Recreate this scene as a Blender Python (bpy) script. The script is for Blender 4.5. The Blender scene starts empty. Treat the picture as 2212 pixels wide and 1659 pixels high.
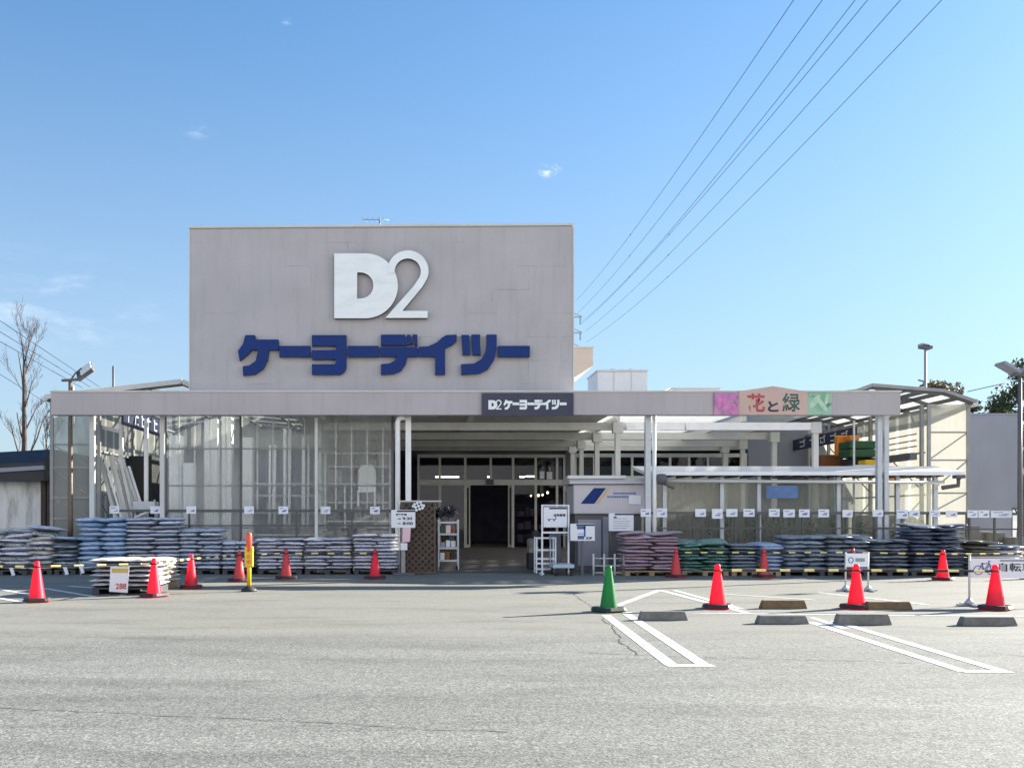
import bpy, bmesh, math, random
from mathutils import Vector, Matrix
random.seed(7)
R = math.radians
SC = bpy.context.scene
COL = SC.collection
# ------------------------------------------------------------------ camera
F, CX, CY, CAMH = 2000.0, 907.0, 1122.0, 1.4          # survey of the photograph, 2212 x 1659 px
cam_d = bpy.data.cameras.new("camera"); cam = bpy.data.objects.new("camera", cam_d); COL.objects.link(cam)
cam.location = (0, 0, CAMH); cam.rotation_euler = (R(90), 0, 0)
cam_d.sensor_width = 36; cam_d.lens = 36*F/2212
cam_d.shift_x = (1106-CX)/2212; cam_d.shift_y = (CY-829.5)/2212
cam_d.clip_start = .1; cam_d.clip_end = 3000
SC.camera = cam
# ------------------------------------------------------------------ light
SUN_EL, SUN_TH = 20.5, 26.0                            # elevation; degrees behind the +X axis
SUN_STRENGTH, SKY_STRENGTH = 4.6, .085
EXPOSURE = 2.06
W = bpy.data.worlds.new("World"); SC.world = W; W.use_nodes = True
nt = W.node_tree; nt.nodes.clear()
def wn(t, **k):
    n = nt.nodes.new(t)
    for a, b in k.items(): setattr(n, a, b)
    return n
sky = wn('ShaderNodeTexSky', sky_type='NISHITA', sun_disc=False)
sky.sun_elevation = R(SUN_EL); sky.sun_rotation = R(90-SUN_TH)
sky.air_density = 1.0; sky.dust_density = 1.0; sky.ozone_density = 1.4; sky.altitude = 0
bg = wn('ShaderNodeBackground'); bg.inputs[1].default_value = SKY_STRENGTH
wo = wn('ShaderNodeOutputWorld')
tc = wn('ShaderNodeTexCoord')
nrm = wn('ShaderNodeVectorMath', operation='NORMALIZE'); nt.links.new(tc.outputs['Generated'], nrm.inputs[0])
def cloud(prev, d, r0, scale, amt, stretch, lo, hi):
    """a thin cloud around sky direction d"""
    d = Vector(d).normalized()
    dist = wn('ShaderNodeVectorMath', operation='DISTANCE'); dist.inputs[1].default_value = d
    mp = wn('ShaderNodeVectorMath', operation='SUBTRACT'); mp.inputs[1].default_value = d
    sc_ = wn('ShaderNodeVectorMath', operation='MULTIPLY'); sc_.inputs[1].default_value = stretch
    nt.links.new(nrm.outputs[0], mp.inputs[0]); nt.links.new(mp.outputs[0], sc_.inputs[0])
    ln = wn('ShaderNodeVectorMath', operation='LENGTH'); nt.links.new(sc_.outputs[0], ln.inputs[0])
    fall = wn('ShaderNodeMapRange', interpolation_type='SMOOTHSTEP'); fall.inputs[1].default_value = r0; fall.inputs[2].default_value = 0
    nt.links.new(ln.outputs['Value'], fall.inputs[0])
    nz = wn('ShaderNodeTexNoise'); nz.inputs['Scale'].default_value = scale; nz.inputs['Detail'].default_value = 6; nz.inputs['Roughness'].default_value = .6
    nt.links.new(sc_.outputs[0], nz.inputs['Vector'])
    mr = wn('ShaderNodeMapRange', interpolation_type='SMOOTHSTEP'); mr.inputs[1].default_value = lo; mr.inputs[2].default_value = hi
    nt.links.new(nz.outputs[0], mr.inputs[0])
    m1 = wn('ShaderNodeMath', operation='MULTIPLY'); nt.links.new(fall.outputs[0], m1.inputs[0]); nt.links.new(mr.outputs[0], m1.inputs[1])
    m2 = wn('ShaderNodeMath', operation='MULTIPLY'); nt.links.new(m1.outputs[0], m2.inputs[0]); m2.inputs[1].default_value = amt
    mx = wn('ShaderNodeMixRGB'); mx.inputs[2].default_value = (3.4, 3.7, 4.0, 1)
    nt.links.new(m2.outputs[0], mx.inputs[0]); nt.links.new(prev, mx.inputs[1])
    return mx.outputs[0]
def sdir(px, py): return ((px-CX)/F, 1, (CY-py)/F)
o_ = sky.outputs[0]
SKY_TINT = wn('ShaderNodeMixRGB', blend_type='MULTIPLY'); SKY_TINT.inputs[0].default_value = 1
SKY_TINT.inputs[2].default_value = (.42, .70, .98, 1); SKY_GAMMA = wn('ShaderNodeGamma'); SKY_GAMMA.inputs[1].default_value = .7; nt.links.new(o_, SKY_GAMMA.inputs[0]); nt.links.new(SKY_GAMMA.outputs[0], SKY_TINT.inputs[1]); o_ = SKY_TINT.outputs[0]
# pale haze low over the horizon, all the way round
sepz = wn('ShaderNodeSeparateXYZ'); nt.links.new(nrm.outputs[0], sepz.inputs[0])
hz1 = wn('ShaderNodeMapRange'); hz1.inputs[1].default_value = 0; hz1.inputs[2].default_value = .5; hz1.inputs[3].default_value = 1; hz1.inputs[4].default_value = 0
nt.links.new(sepz.outputs[2], hz1.inputs[0])
hz2 = wn('ShaderNodeMath', operation='POWER'); hz2.inputs[1].default_value = 1.4; nt.links.new(hz1.outputs[0], hz2.inputs[0])
hz3 = wn('ShaderNodeMath', operation='MULTIPLY'); hz3.inputs[1].default_value = .72; nt.links.new(hz2.outputs[0], hz3.inputs[0])
HZ = wn('ShaderNodeMixRGB'); HZ.inputs[2].default_value = (2.02, 2.3, 2.42, 1)
nt.links.new(hz3.outputs[0], HZ.inputs[0]); nt.links.new(o_, HZ.inputs[1]); o_ = HZ.outputs[0]
# bright cloud bank behind the photographer, unseen, added to fill the shaded store front
bk1 = wn('ShaderNodeMapRange', interpolation_type='SMOOTHSTEP'); bk1.inputs[1].default_value = -.12; bk1.inputs[2].default_value = -.5; nt.links.new(sepz.outputs[1], bk1.inputs[0])
bk2 = wn('ShaderNodeMapRange', interpolation_type='SMOOTHSTEP'); bk2.inputs[1].default_value = .62; bk2.inputs[2].default_value = .3; nt.links.new(sepz.outputs[2], bk2.inputs[0])
bkn = wn('ShaderNodeTexNoise'); bkn.inputs['Scale'].default_value = 3.2; bkn.inputs['Detail'].default_value = 7; nt.links.new(nrm.outputs[0], bkn.inputs['Vector'])
bk3 = wn('ShaderNodeMapRange', interpolation_type='SMOOTHSTEP'); bk3.inputs[1].default_value = .36; bk3.inputs[2].default_value = .56; nt.links.new(bkn.outputs[0], bk3.inputs[0])
bkm = wn('ShaderNodeMath', operation='MULTIPLY'); nt.links.new(bk1.outputs[0], bkm.inputs[0]); nt.links.new(bk2.outputs[0], bkm.inputs[1])
bkm2 = wn('ShaderNodeMath', operation='MULTIPLY'); nt.links.new(bkm.outputs[0], bkm2.inputs[0]); nt.links.new(bk3.outputs[0], bkm2.inputs[1])
BK = wn('ShaderNodeMixRGB'); BK.inputs[2].default_value = (6.2, 6.0, 5.9, 1)
nt.links.new(bkm2.outputs[0], BK.inputs[0]); nt.links.new(o_, BK.inputs[1]); o_ = BK.outputs[0]
o_ = cloud(o_, sdir(1186, 368), .015, 120, .95, (1, 1, 1.7), .45, .75)
o_ = cloud(o_, sdir(60, 655), .2, 14, .4, (.8, 1, 3.2), .45, .75)
o_ = cloud(o_, sdir(428, 285), .016, 90, .16, (.7, 1, 1.8), .4, .65)
o_ = cloud(o_, sdir(620, 47), .007, 120, .22, (.8, 1, 1.8), .4, .65)
nt.links.new(o_, bg.inputs[0]); nt.links.new(bg.outputs[0], wo.inputs[0])
sd = bpy.data.lights.new("sun", 'SUN'); sd.energy = SUN_STRENGTH; sd.angle = R(.5); sd.color = (1, .93, .82)
sun = bpy.data.objects.new("sun", sd); COL.objects.link(sun)
ld = Vector((-math.cos(R(SUN_TH))*math.cos(R(SUN_EL)), -math.sin(R(SUN_TH))*math.cos(R(SUN_EL)), -math.sin(R(SUN_EL))))
sun.rotation_euler = ld.to_track_quat('-Z', 'Y').to_euler(); sun.location = (30, 20, 30)
SC.view_settings.view_transform = 'Standard'; SC.view_settings.look = 'None'
SC.view_settings.exposure = EXPOSURE; SC.view_settings.gamma = 1
SC.cycles.max_bounces = 8; SC.cycles.transparent_max_bounces = 24; SC.cycles.caustics_reflective = False; SC.cycles.caustics_refractive = False
SC.cycles.sample_clamp_indirect = 6

# ------------------------------------------------------------------ helpers
def GX(px, Y): return (px-CX)*Y/F
def GZ(py, Y): return CAMH-(py-CY)*Y/F
def GY(py): return CAMH*F/(py-CY)
ORD = ["zeroth","first","second","third","fourth","fifth","sixth","seventh","eighth","ninth","tenth","eleventh","twelfth","thirteenth","fourteenth","fifteenth","sixteenth","seventeenth","eighteenth","nineteenth","twentieth"]
ROOT = {}
def tag(o, label=None, cat=None, group=None, kind=None):
    if label: o['label'] = label
    if cat: o['category'] = cat
    if group: o['group'] = group
    if kind: o['kind'] = kind
    return o
def thing(name, label, cat, loc=(0, 0, 0), group=None):
    o = bpy.data.objects.new(name, None); COL.objects.link(o); o.location = loc
    o.empty_display_size = .2
    ROOT[o.name] = Vector(loc)
    return tag(o, label, cat, group)
class MB:
    def __init__(s): s.bm = bmesh.new()
    def poly(s, pts, m=0):
        f = s.bm.faces.new([s.bm.verts.new(p) for p in pts]); f.material_index = m; return f
    def box(s, x0, x1, y0, y1, z0, z1, m=0, bev=0):
        b = bmesh.new() if bev else s.bm
        v = [b.verts.new(p) for p in ((x0,y0,z0),(x1,y0,z0),(x1,y1,z0),(x0,y1,z0),(x0,y0,z1),(x1,y0,z1),(x1,y1,z1),(x0,y1,z1))]
        for q in ((3,2,1,0),(4,5,6,7),(0,1,5,4),(1,2,6,5),(2,3,7,6),(3,0,4,7)):
            b.faces.new([v[i] for i in q]).material_index = m
        if bev:
            bmesh.ops.bevel(b, geom=list(b.edges), offset=bev, segments=2, affect='EDGES', profile=.5)
            for f in b.faces: f.material_index = m
            s.merge(b)
        return s
    def merge(s, b, mtx=None):
        me = bpy.data.meshes.new("tmp"); b.to_mesh(me); b.free()
        if mtx: me.transform(mtx)
        s.bm.from_mesh(me); bpy.data.meshes.remove(me)
    def bar(s, a, b, w, h=None, m=0):
        """box beam from a to b, section w x h"""
        a, b = Vector(a), Vector(b); h = h or w; d = (b-a); L = d.length; d.normalize()
        up = Vector((0,0,1)) if abs(d.z) < .95 else Vector((0,1,0))
        sx = d.cross(up).normalized()*w/2; sy = sx.cross(d).normalized()*h/2
        v = [s.bm.verts.new(p) for p in (a-sx-sy,a+sx-sy,a+sx+sy,a-sx+sy,b-sx-sy,b+sx-sy,b+sx+sy,b-sx+sy)]
        for q in ((3,2,1,0),(4,5,6,7),(0,1,5,4),(1,2,6,5),(2,3,7,6),(3,0,4,7)):
            s.bm.faces.new([v[i] for i in q]).material_index = m
        return s
    def tube(s, pts, r, n=8, m=0, caps=True):
        pts = [Vector(p) for p in pts]; rs = r if isinstance(r, (list, tuple)) else [r]*len(pts)
        rings = []
        t0 = (pts[1]-pts[0]).normalized()
        ref = Vector((0,0,1)) if abs(t0.z) < .9 else Vector((1,0,0))
        for i, p in enumerate(pts):
            t = (pts[min(i+1, len(pts)-1)]-pts[max(i-1, 0)]).normalized()
            u = t.cross(ref)
            if u.length < 1e-4: u = t.cross(Vector((0,1,0)))
            u.normalize(); v = t.cross(u).normalized()
            rings.append([s.bm.verts.new(p+rs[i]*(math.cos(2*math.pi*k/n)*u+math.sin(2*math.pi*k/n)*v)) for k in range(n)])
        for i in range(len(rings)-1):
            for k in range(n):
                f = s.bm.faces.new((rings[i][k], rings[i][(k+1)%n], rings[i+1][(k+1)%n], rings[i+1][k])); f.material_index = m; f.smooth = True
        if caps:
            for rg in (rings[0][::-1], rings[-1]):
                s.bm.faces.new(rg).material_index = m
        return s
    def lathe(s, prof, c=(0,0,0), n=20, m=0):
        rings = []
        for r, z in prof:
            rings.append([s.bm.verts.new((c[0]+max(r,1e-4)*math.cos(2*math.pi*k/n), c[1]+max(r,1e-4)*math.sin(2*math.pi*k/n), c[2]+z)) for k in range(n)])
        for i in range(len(rings)-1):
            for k in range(n):
                f = s.bm.faces.new((rings[i][k], rings[i][(k+1)%n], rings[i+1][(k+1)%n], rings[i+1][k])); f.material_index = m; f.smooth = True
        s.bm.faces.new(rings[0][::-1]).material_index = m; s.bm.faces.new(rings[-1]).material_index = m
        return s
    def prism(s, poly, y0, y1, m=0, ms=None, skip=()):
        """poly of (x, z) extruded from y0 (front) to y1"""
        ms = m if ms is None else ms
        f = [s.bm.verts.new((x, y0, z)) for x, z in poly]; b = [s.bm.verts.new((x, y1, z)) for x, z in poly]
        s.bm.faces.new(f).material_index = m; s.bm.faces.new(b[::-1]).material_index = m
        n = len(poly)
        for i in range(n):
            if i in skip: continue
            j = (i+1) % n
            s.bm.faces.new((f[j], f[i], b[i], b[j])).material_index = ms
        return s
    def prismx(s, poly, x0, x1, m=0):
        """poly of (y, z) extruded along x"""
        f = [s.bm.verts.new((x0, y, z)) for y, z in poly]; b = [s.bm.verts.new((x1, y, z)) for y, z in poly]
        s.bm.faces.new(f).material_index = m; s.bm.faces.new(b[::-1]).material_index = m
        n = len(poly)
        for i in range(n):
            j = (i+1) % n
            s.bm.faces.new((f[j], f[i], b[i], b[j])).material_index = m
        return s
    def build(s, name, mats, parent=None, world=True, loc=None, bev=0, fix=True):
        if fix: bmesh.ops.recalc_face_normals(s.bm, faces=list(s.bm.faces))
        me = bpy.data.meshes.new(name); s.bm.to_mesh(me); s.bm.free()
        mats = mats if isinstance(mats, (list, tuple)) else [mats]
        for m in mats: me.materials.append(m)
        o = bpy.data.objects.new(name, me); COL.objects.link(o)
        off = Vector((0,0,0))
        if parent is not None:
            o.parent = parent
            off = ROOT.get(parent.name, off)
            ROOT[o.name] = off
            if world: me.transform(Matrix.Translation(-off))
        elif loc is not None:
            me.transform(Matrix.Translation(-Vector(loc))); o.location = loc
            ROOT[o.name] = Vector(loc)
        if bev:
            md = o.modifiers.new("bevel", 'BEVEL'); md.width = bev; md.segments = 2; md.limit_method = 'ANGLE'
        return o
def dup(o, parent=None):
    c = o.copy(); COL.objects.link(c)
    if parent is not None:
        c.parent = parent
    for ch in list(o.children): dup(ch, c)
    return c
def text(body, x, z, y, w, h, mt, parent=None, name="lettering", ext=.004, bold=.0, label=None):
    """flat lettering facing the camera side, centred on (x, z), w wide (or None), h tall"""
    cu = bpy.data.curves.new(name, 'FONT'); cu.body = body; cu.extrude = 0; cu.offset = bold; cu.resolution_u = 3
    t = bpy.data.objects.new(name, cu); COL.objects.link(t)
    dg = bpy.context.evaluated_depsgraph_get(); me = bpy.data.meshes.new_from_object(t.evaluated_get(dg))
    bpy.data.objects.remove(t); bpy.data.curves.remove(cu)
    xs = [v.co.x for v in me.vertices]; ys = [v.co.y for v in me.vertices]
    sx = w/(max(xs)-min(xs)) if w else None; sy = h/(max(ys)-min(ys)) if h else sx
    sx = sx or sy
    cx, cy = (max(xs)+min(xs))/2, (max(ys)+min(ys))/2
    bm = bmesh.new(); bm.from_mesh(me); bpy.data.meshes.remove(me)
    for v in bm.verts: v.co = Vector((x+(v.co.x-cx)*sx, y, z+(v.co.y-cy)*sy))
    r = bmesh.ops.extrude_face_region(bm, geom=list(bm.faces))
    for g in r['geom']:
        if isinstance(g, bmesh.types.BMVert): g.co.y -= ext
    b = MB(); b.bm.free(); b.bm = bm
    return b.build(name, mt, parent)

# ------------------------------------------------------------------ materials
def new_mat(name):
    m = bpy.data.materials.new(name); m.use_nodes = True; m.node_tree.nodes.clear(); return m, m.node_tree
class N:
    def __init__(s, nt): s.nt = nt
    def __call__(s, t, ins=None, **k):
        n = s.nt.nodes.new(t)
        for a, b in k.items(): setattr(n, a, b)
        for key, v in (ins or {}).items():
            if isinstance(v, bpy.types.NodeSocket): s.nt.links.new(v, n.inputs[key])
            else: n.inputs[key].default_value = v
        return n
def c4(c): return (c[0], c[1], c[2], 1)
def mat(name, base, rough=.6, metal=0, var=.12, scale=3., bump=0., bscale=60., spec=.5, dirt=None, dscale=1.5, damt=.4, stretch=(1,1,1), rnd=0., coat=0):
    m, t = new_mat(name); n = N(t)
    tcn = n('ShaderNodeTexCoord'); mp = n('ShaderNodeMapping', {'Vector': tcn.outputs['Object'], 'Scale': stretch})
    nz = n('ShaderNodeTexNoise', {'Vector': mp.outputs[0], 'Scale': scale, 'Detail': 5, 'Roughness': .6})
    lo = tuple(c*(1-var) for c in base); hi = tuple(min(1, c*(1+var)) for c in base)
    mr = n('ShaderNodeMapRange', {0: nz.outputs[0], 1: .3, 2: .7})
    col = n('ShaderNodeMixRGB', {0: mr.outputs[0], 1: c4(lo), 2: c4(hi)}).outputs[0]
    if dirt:
        nz2 = n('ShaderNodeTexNoise', {'Vector': mp.outputs[0], 'Scale': dscale, 'Detail': 8, 'Roughness': .7})
        mr2 = n('ShaderNodeMapRange', {0: nz2.outputs[0], 1: .48, 2: .68, 3: 0, 4: damt})
        col = n('ShaderNodeMixRGB', {0: mr2.outputs[0], 1: col, 2: c4(dirt)}).outputs[0]
    if rnd:
        oi = n('ShaderNodeObjectInfo')
        hv = n('ShaderNodeMapRange', {0: oi.outputs['Random'], 3: 1-rnd, 4: 1+rnd})
        col = n('ShaderNodeHueSaturation', {'Value': hv.outputs[0], 'Color': col}).outputs[0]
    bs = n('ShaderNodeBsdfPrincipled', {'Base Color': col, 'Metallic': metal, 'Specular IOR Level': spec, 'Coat Weight': coat})
    rr = n('ShaderNodeMapRange', {0: nz.outputs[0], 1: .3, 2: .7, 3: max(.05, rough-.08), 4: min(1, rough+.08)})
    t.links.new(rr.outputs[0], bs.inputs['Roughness'])
    if bump:
        bz = n('ShaderNodeTexNoise', {'Vector': mp.outputs[0], 'Scale': bscale, 'Detail': 3})
        bp = n('ShaderNodeBump', {'Strength': bump, 'Distance': .01, 'Height': bz.outputs[0]})
        t.links.new(bp.outputs[0], bs.inputs['Normal'])
    out = n('ShaderNodeOutputMaterial', {0: bs.outputs[0]})
    return m
def emit(name, col, s):
    m, t = new_mat(name); n = N(t)
    e = n('ShaderNodeEmission', {0: c4(col), 1: s}); n('ShaderNodeOutputMaterial', {0: e.outputs[0]}); return m
def sheet(name, col, transp=.0, transl=.55, streak=.3, rib=0., gloss=.06, sscale=(3,3,.35), dirtcol=(.35,.33,.25), axis='X', hz=.25, bands=0):
    """plastic sheet: part see-through, part translucent, with rain streaks and optional corrugation"""
    m, t = new_mat(name); n = N(t)
    tcn = n('ShaderNodeTexCoord'); mp = n('ShaderNodeMapping', {'Vector': tcn.outputs['Object'], 'Scale': sscale})
    nz = n('ShaderNodeTexNoise', {'Vector': mp.outputs[0], 'Scale': 1.6, 'Detail': 6, 'Roughness': .65})
    st = n('ShaderNodeMapRange', {0: nz.outputs[0], 1: .35, 2: .7})
    cc = n('ShaderNodeMixRGB', {0: n('ShaderNodeMath', {0: st.outputs[0], 1: streak}, operation='MULTIPLY').outputs[0], 1: c4(col), 2: c4(dirtcol)})
    if bands:   # alternating clear and frosted corrugated panels
        wv_ = n('ShaderNodeTexWave', {'Vector': tcn.outputs['Object'], 'Scale': bands, 'Distortion': .3, 'Detail': 1}, bands_direction=axis)
        fine = n('ShaderNodeTexWave', {'Vector': tcn.outputs['Object'], 'Scale': bands*9, 'Distortion': 0}, bands_direction=axis)
        f1 = n('ShaderNodeMapRange', {0: wv_.outputs[0], 1: .8, 2: .92, 3: .8, 4: 1.45}); f2 = n('ShaderNodeMapRange', {0: fine.outputs[0], 3: .9, 4: 1.06})
        cc = n('ShaderNodeMixRGB', {0: 1, 1: cc.outputs[0], 2: n('ShaderNodeMath', {0: f1.outputs[0], 1: f2.outputs[0]}, operation='MULTIPLY').outputs[0]}, blend_type='MULTIPLY')
    df = n('ShaderNodeBsdfDiffuse', {0: cc.outputs[0]}); tl = n('ShaderNodeBsdfTranslucent', {0: cc.outputs[0]})
    mx = n('ShaderNodeMixShader', {0: transl, 1: df.outputs[0], 2: tl.outputs[0]})
    sh = mx.outputs[0]
    if transp:
        tr = n('ShaderNodeBsdfTransparent', {0: (.93,.96,.94,1)})
        fac = n('ShaderNodeMapRange', {0: nz.outputs[0], 1: .3, 2: .72, 3: min(1, transp+.08), 4: max(0, transp-hz)})
        sh = n('ShaderNodeMixShader', {0: fac.outputs[0], 1: sh, 2: tr.outputs[0]}).outputs[0]
    gl = n('ShaderNodeBsdfGlossy', {0: (1,1,1,1), 1: .12})
    lw = n('ShaderNodeLayerWeight', {0: .25})
    gf = n('ShaderNodeMath', {0: lw.outputs['Fresnel'], 1: gloss*4}, operation='MULTIPLY')
    sh = n('ShaderNodeMixShader', {0: gf.outputs[0], 1: sh, 2: gl.outputs[0]}).outputs[0]
    if rib:
        wv = n('ShaderNodeTexWave', {'Vector': tcn.outputs['Object'], 'Scale': rib, 'Distortion': 0}, bands_direction=axis)
        bp = n('ShaderNodeBump', {'Strength': .6, 'Distance': .03, 'Height': wv.outputs[0]})
        for q in (df, tl, gl): t.links.new(bp.outputs[0], q.inputs['Normal'])
    n('ShaderNodeOutputMaterial', {0: sh}); return m

M = {}
M['white'] = mat('white_paint', (.88,.88,.87), .5, var=.06)
M['board'] = mat('sign_white', (.8,.82,.86), .4, var=.03)
M['offwhite'] = mat('offwhite_steel', (.62,.62,.58), .55, var=.1, dirt=(.35,.32,.26), damt=.3)
M['beam'] = mat('beam_paint', (.66,.65,.61), .6, var=.08, dirt=(.48,.45,.38), damt=.25, dscale=.8)
M['steel'] = mat('galvanised_steel', (.5,.53,.56), .45, metal=.3, var=.12, scale=9)
M['dsteel'] = mat('dark_steel', (.09,.09,.09), .5, var=.2)
M['black'] = mat('black_rubber', (.025,.025,.027), .6, var=.2)
M['navy'] = mat('navy_panel', (.016,.022,.06), .4, var=.08)
M['blue'] = mat('sign_blue', (.006,.032,.17), .5, spec=.2, var=.12, dirt=(.015,.045,.17), damt=.4, scale=2)
M['blueside'] = mat('sign_side', (.012,.02,.06), .5)
M['letter'] = mat('letter_panel', (.87,.9,.9), .38, var=.05, scale=.7, dirt=(.6,.66,.66), damt=.5, dscale=.9, stretch=(1,1,4))
M['letterside'] = mat('letter_side', (.06,.065,.07), .5)
M['glass'] = None
def cone_mat(name, base, tr=.5):
    m, t = new_mat(name); n = N(t)
    tcn = n('ShaderNodeTexCoord'); nz = n('ShaderNodeTexNoise', {'Vector': tcn.outputs['Object'], 'Scale': 9, 'Detail': 5})
    mr = n('ShaderNodeMapRange', {0: nz.outputs[0], 1: .55, 2: .8, 3: 0, 4: .25})
    col = n('ShaderNodeMixRGB', {0: mr.outputs[0], 1: c4(base), 2: c4(tuple(c*.55+.05 for c in base))})
    p = n('ShaderNodeBsdfPrincipled', {'Base Color': col.outputs[0], 'Roughness': .42}); tl = n('ShaderNodeBsdfTranslucent', {0: col.outputs[0]})
    n('ShaderNodeOutputMaterial', {0: n('ShaderNodeMixShader', {0: tr, 1: p.outputs[0], 2: tl.outputs[0]}).outputs[0]}); return m
M['red'] = cone_mat('cone_red', (.95,.035,.095))
M['redshade'] = cone_mat('cone_red_shaded', (.72,.05,.06), .2)  # cone red painted darker for the cones that stand in shade
M['green'] = cone_mat('cone_green', (.015,.27,.07))
M['yellow'] = mat('yellow_plastic', (.82,.5,.02), .4, var=.06)
M['byellow'] = mat('bar_yellow', (.85,.7,.28), .45, var=.08)
M['conc'] = mat('concrete_block', (.19,.18,.16), .9, var=.25, scale=12, bump=.4, bscale=90, dirt=(.07,.07,.065), damt=.6)
M['concb'] = mat('concrete_yellowed', (.19,.125,.06), .9, var=.25, scale=12, bump=.4, bscale=90, dirt=(.06,.055,.05), damt=.6, dscale=3)
M['wood'] = mat('lattice_wood', (.095,.068,.05), .7, var=.35, scale=6, bump=.2, stretch=(1,1,1))
M['pallet'] = mat('pallet_wood', (.32,.24,.15), .8, var=.25, scale=6)
M['plast'] = mat('pallet_plastic', (.05,.055,.06), .6)
M['paint'] = None
M['beige'] = mat('beige_wall', (.62,.5,.4), .8, var=.06)
M['pale'] = mat('pale_panel', (.72,.72,.7), .6, var=.05)
M['orange'] = mat('orange_plastic', (.85,.28,.02), .5)
M['brown'] = mat('brown_box', (.22,.085,.025), .7)
M['dgreen'] = mat('green_tarp', (.015,.085,.035), .6, var=.3)
M['pink'] = mat('pink_paper', (.8,.55,.6), .6)
M['grey'] = mat('grey_panel', (.3,.31,.36), .6, var=.05)
M['dgrey'] = mat('dark_grey_panel', (.12,.12,.13), .6, var=.12, dirt=(.07,.065,.06))
M['booth'] = mat('booth_panel', (.58,.55,.58), .5, var=.05)
M['bark'] = mat('bark', (.07,.053,.043), .9, var=.3, scale=8)
M['text'] = mat('dark_ink', (.05,.055,.08), .6)
M['textblue'] = mat('blue_ink', (.06,.12,.35), .6)
M['textred'] = mat('red_ink', (.65,.04,.06), .6)
M['inkgreen'] = mat('green_ink', (.05,.14,.12), .6)
M['pinkbag'] = None
M['lamp'] = emit('fluorescent_tube', (1,.95,.82), 3.5)
M['lamp2'] = emit('warm_lamp', (1,.75,.38), 4)
M['poly'] = sheet('corrugated_polycarbonate', (.44,.435,.4), transl=.6, streak=.25, bands=.45, sscale=(2,2,.3), axis='Y')
M['polyf'] = sheet('flat_polycarbonate', (.56,.555,.5), transp=.28, transl=.62, streak=.35, sscale=(2,2,.5))
M['roofsheet'] = sheet('roof_polycarbonate', (.75,.77,.75), transp=.35, transl=.7, streak=.3, sscale=(1,1,1))
M['roofclear'] = sheet('clear_roof_sheet', (.8,.82,.8), transp=.8, transl=.6, streak=.3, sscale=(1,1,1))
M['vinyl'] = sheet('clear_vinyl', (.88,.9,.9), transp=.7, hz=.12, transl=.45, streak=.15, sscale=(2.2,2.2,.25), gloss=.05)
M['vinyl2'] = sheet('hazy_vinyl', (.62,.63,.55), transp=.7, transl=.5, streak=.5, sscale=(3,3,.3), gloss=.04)
M['mortarwall'] = mat('stained_sheet', (.72,.72,.7), .7, var=.08, scale=2, dirt=(.2,.17,.13), damt=.75, dscale=1.4, stretch=(2.5,1,.5))
M['roofnavy'] = mat('dark_roof', (.014,.016,.024), .5, var=.2)

def glass_mat():
    m, t = new_mat('shop_glass'); n = N(t)
    gl = n('ShaderNodeBsdfGlossy', {0: (1,1,1,1), 1: .03}); tr = n('ShaderNodeBsdfTransparent', {0: (.6,.6,.66,1)})
    lw = n('ShaderNodeLayerWeight', {0: .3})
    f = n('ShaderNodeMapRange', {0: lw.outputs['Fresnel'], 1: .02, 2: 1, 3: .012, 4: .6})
    mx = n('ShaderNodeMixShader', {0: f.outputs[0], 1: tr.outputs[0], 2: gl.outputs[0]})
    n('ShaderNodeOutputMaterial', {0: mx.outputs[0]}); return m
M['glass'] = glass_mat()

def paint_mat():
    m, t = new_mat('worn_road_paint'); n = N(t)
    tcn = n('ShaderNodeTexCoord')
    nz = n('ShaderNodeTexNoise', {'Vector': tcn.outputs['Object'], 'Scale': 6, 'Detail': 9, 'Roughness': .75})
    nf = n('ShaderNodeTexNoise', {'Vector': tcn.outputs['Object'], 'Scale': 70, 'Detail': 2})
    ad = n('ShaderNodeMath', {0: nz.outputs[0], 1: n('ShaderNodeMath', {0: nf.outputs[0], 1: .25}, operation='MULTIPLY').outputs[0]}, operation='ADD')
    mr = n('ShaderNodeMapRange', {0: ad.outputs[0], 1: .64, 2: .78})
    col = n('ShaderNodeMixRGB', {0: mr.outputs[0], 1: (.7,.7,.68,1), 2: (.34,.335,.31,1)})
    bs = n('ShaderNodeBsdfPrincipled', {'Base Color': col.outputs[0], 'Roughness': .65})
    n('ShaderNodeOutputMaterial', {0: bs.outputs[0]}); return m
M['paint'] = paint_mat()

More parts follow.
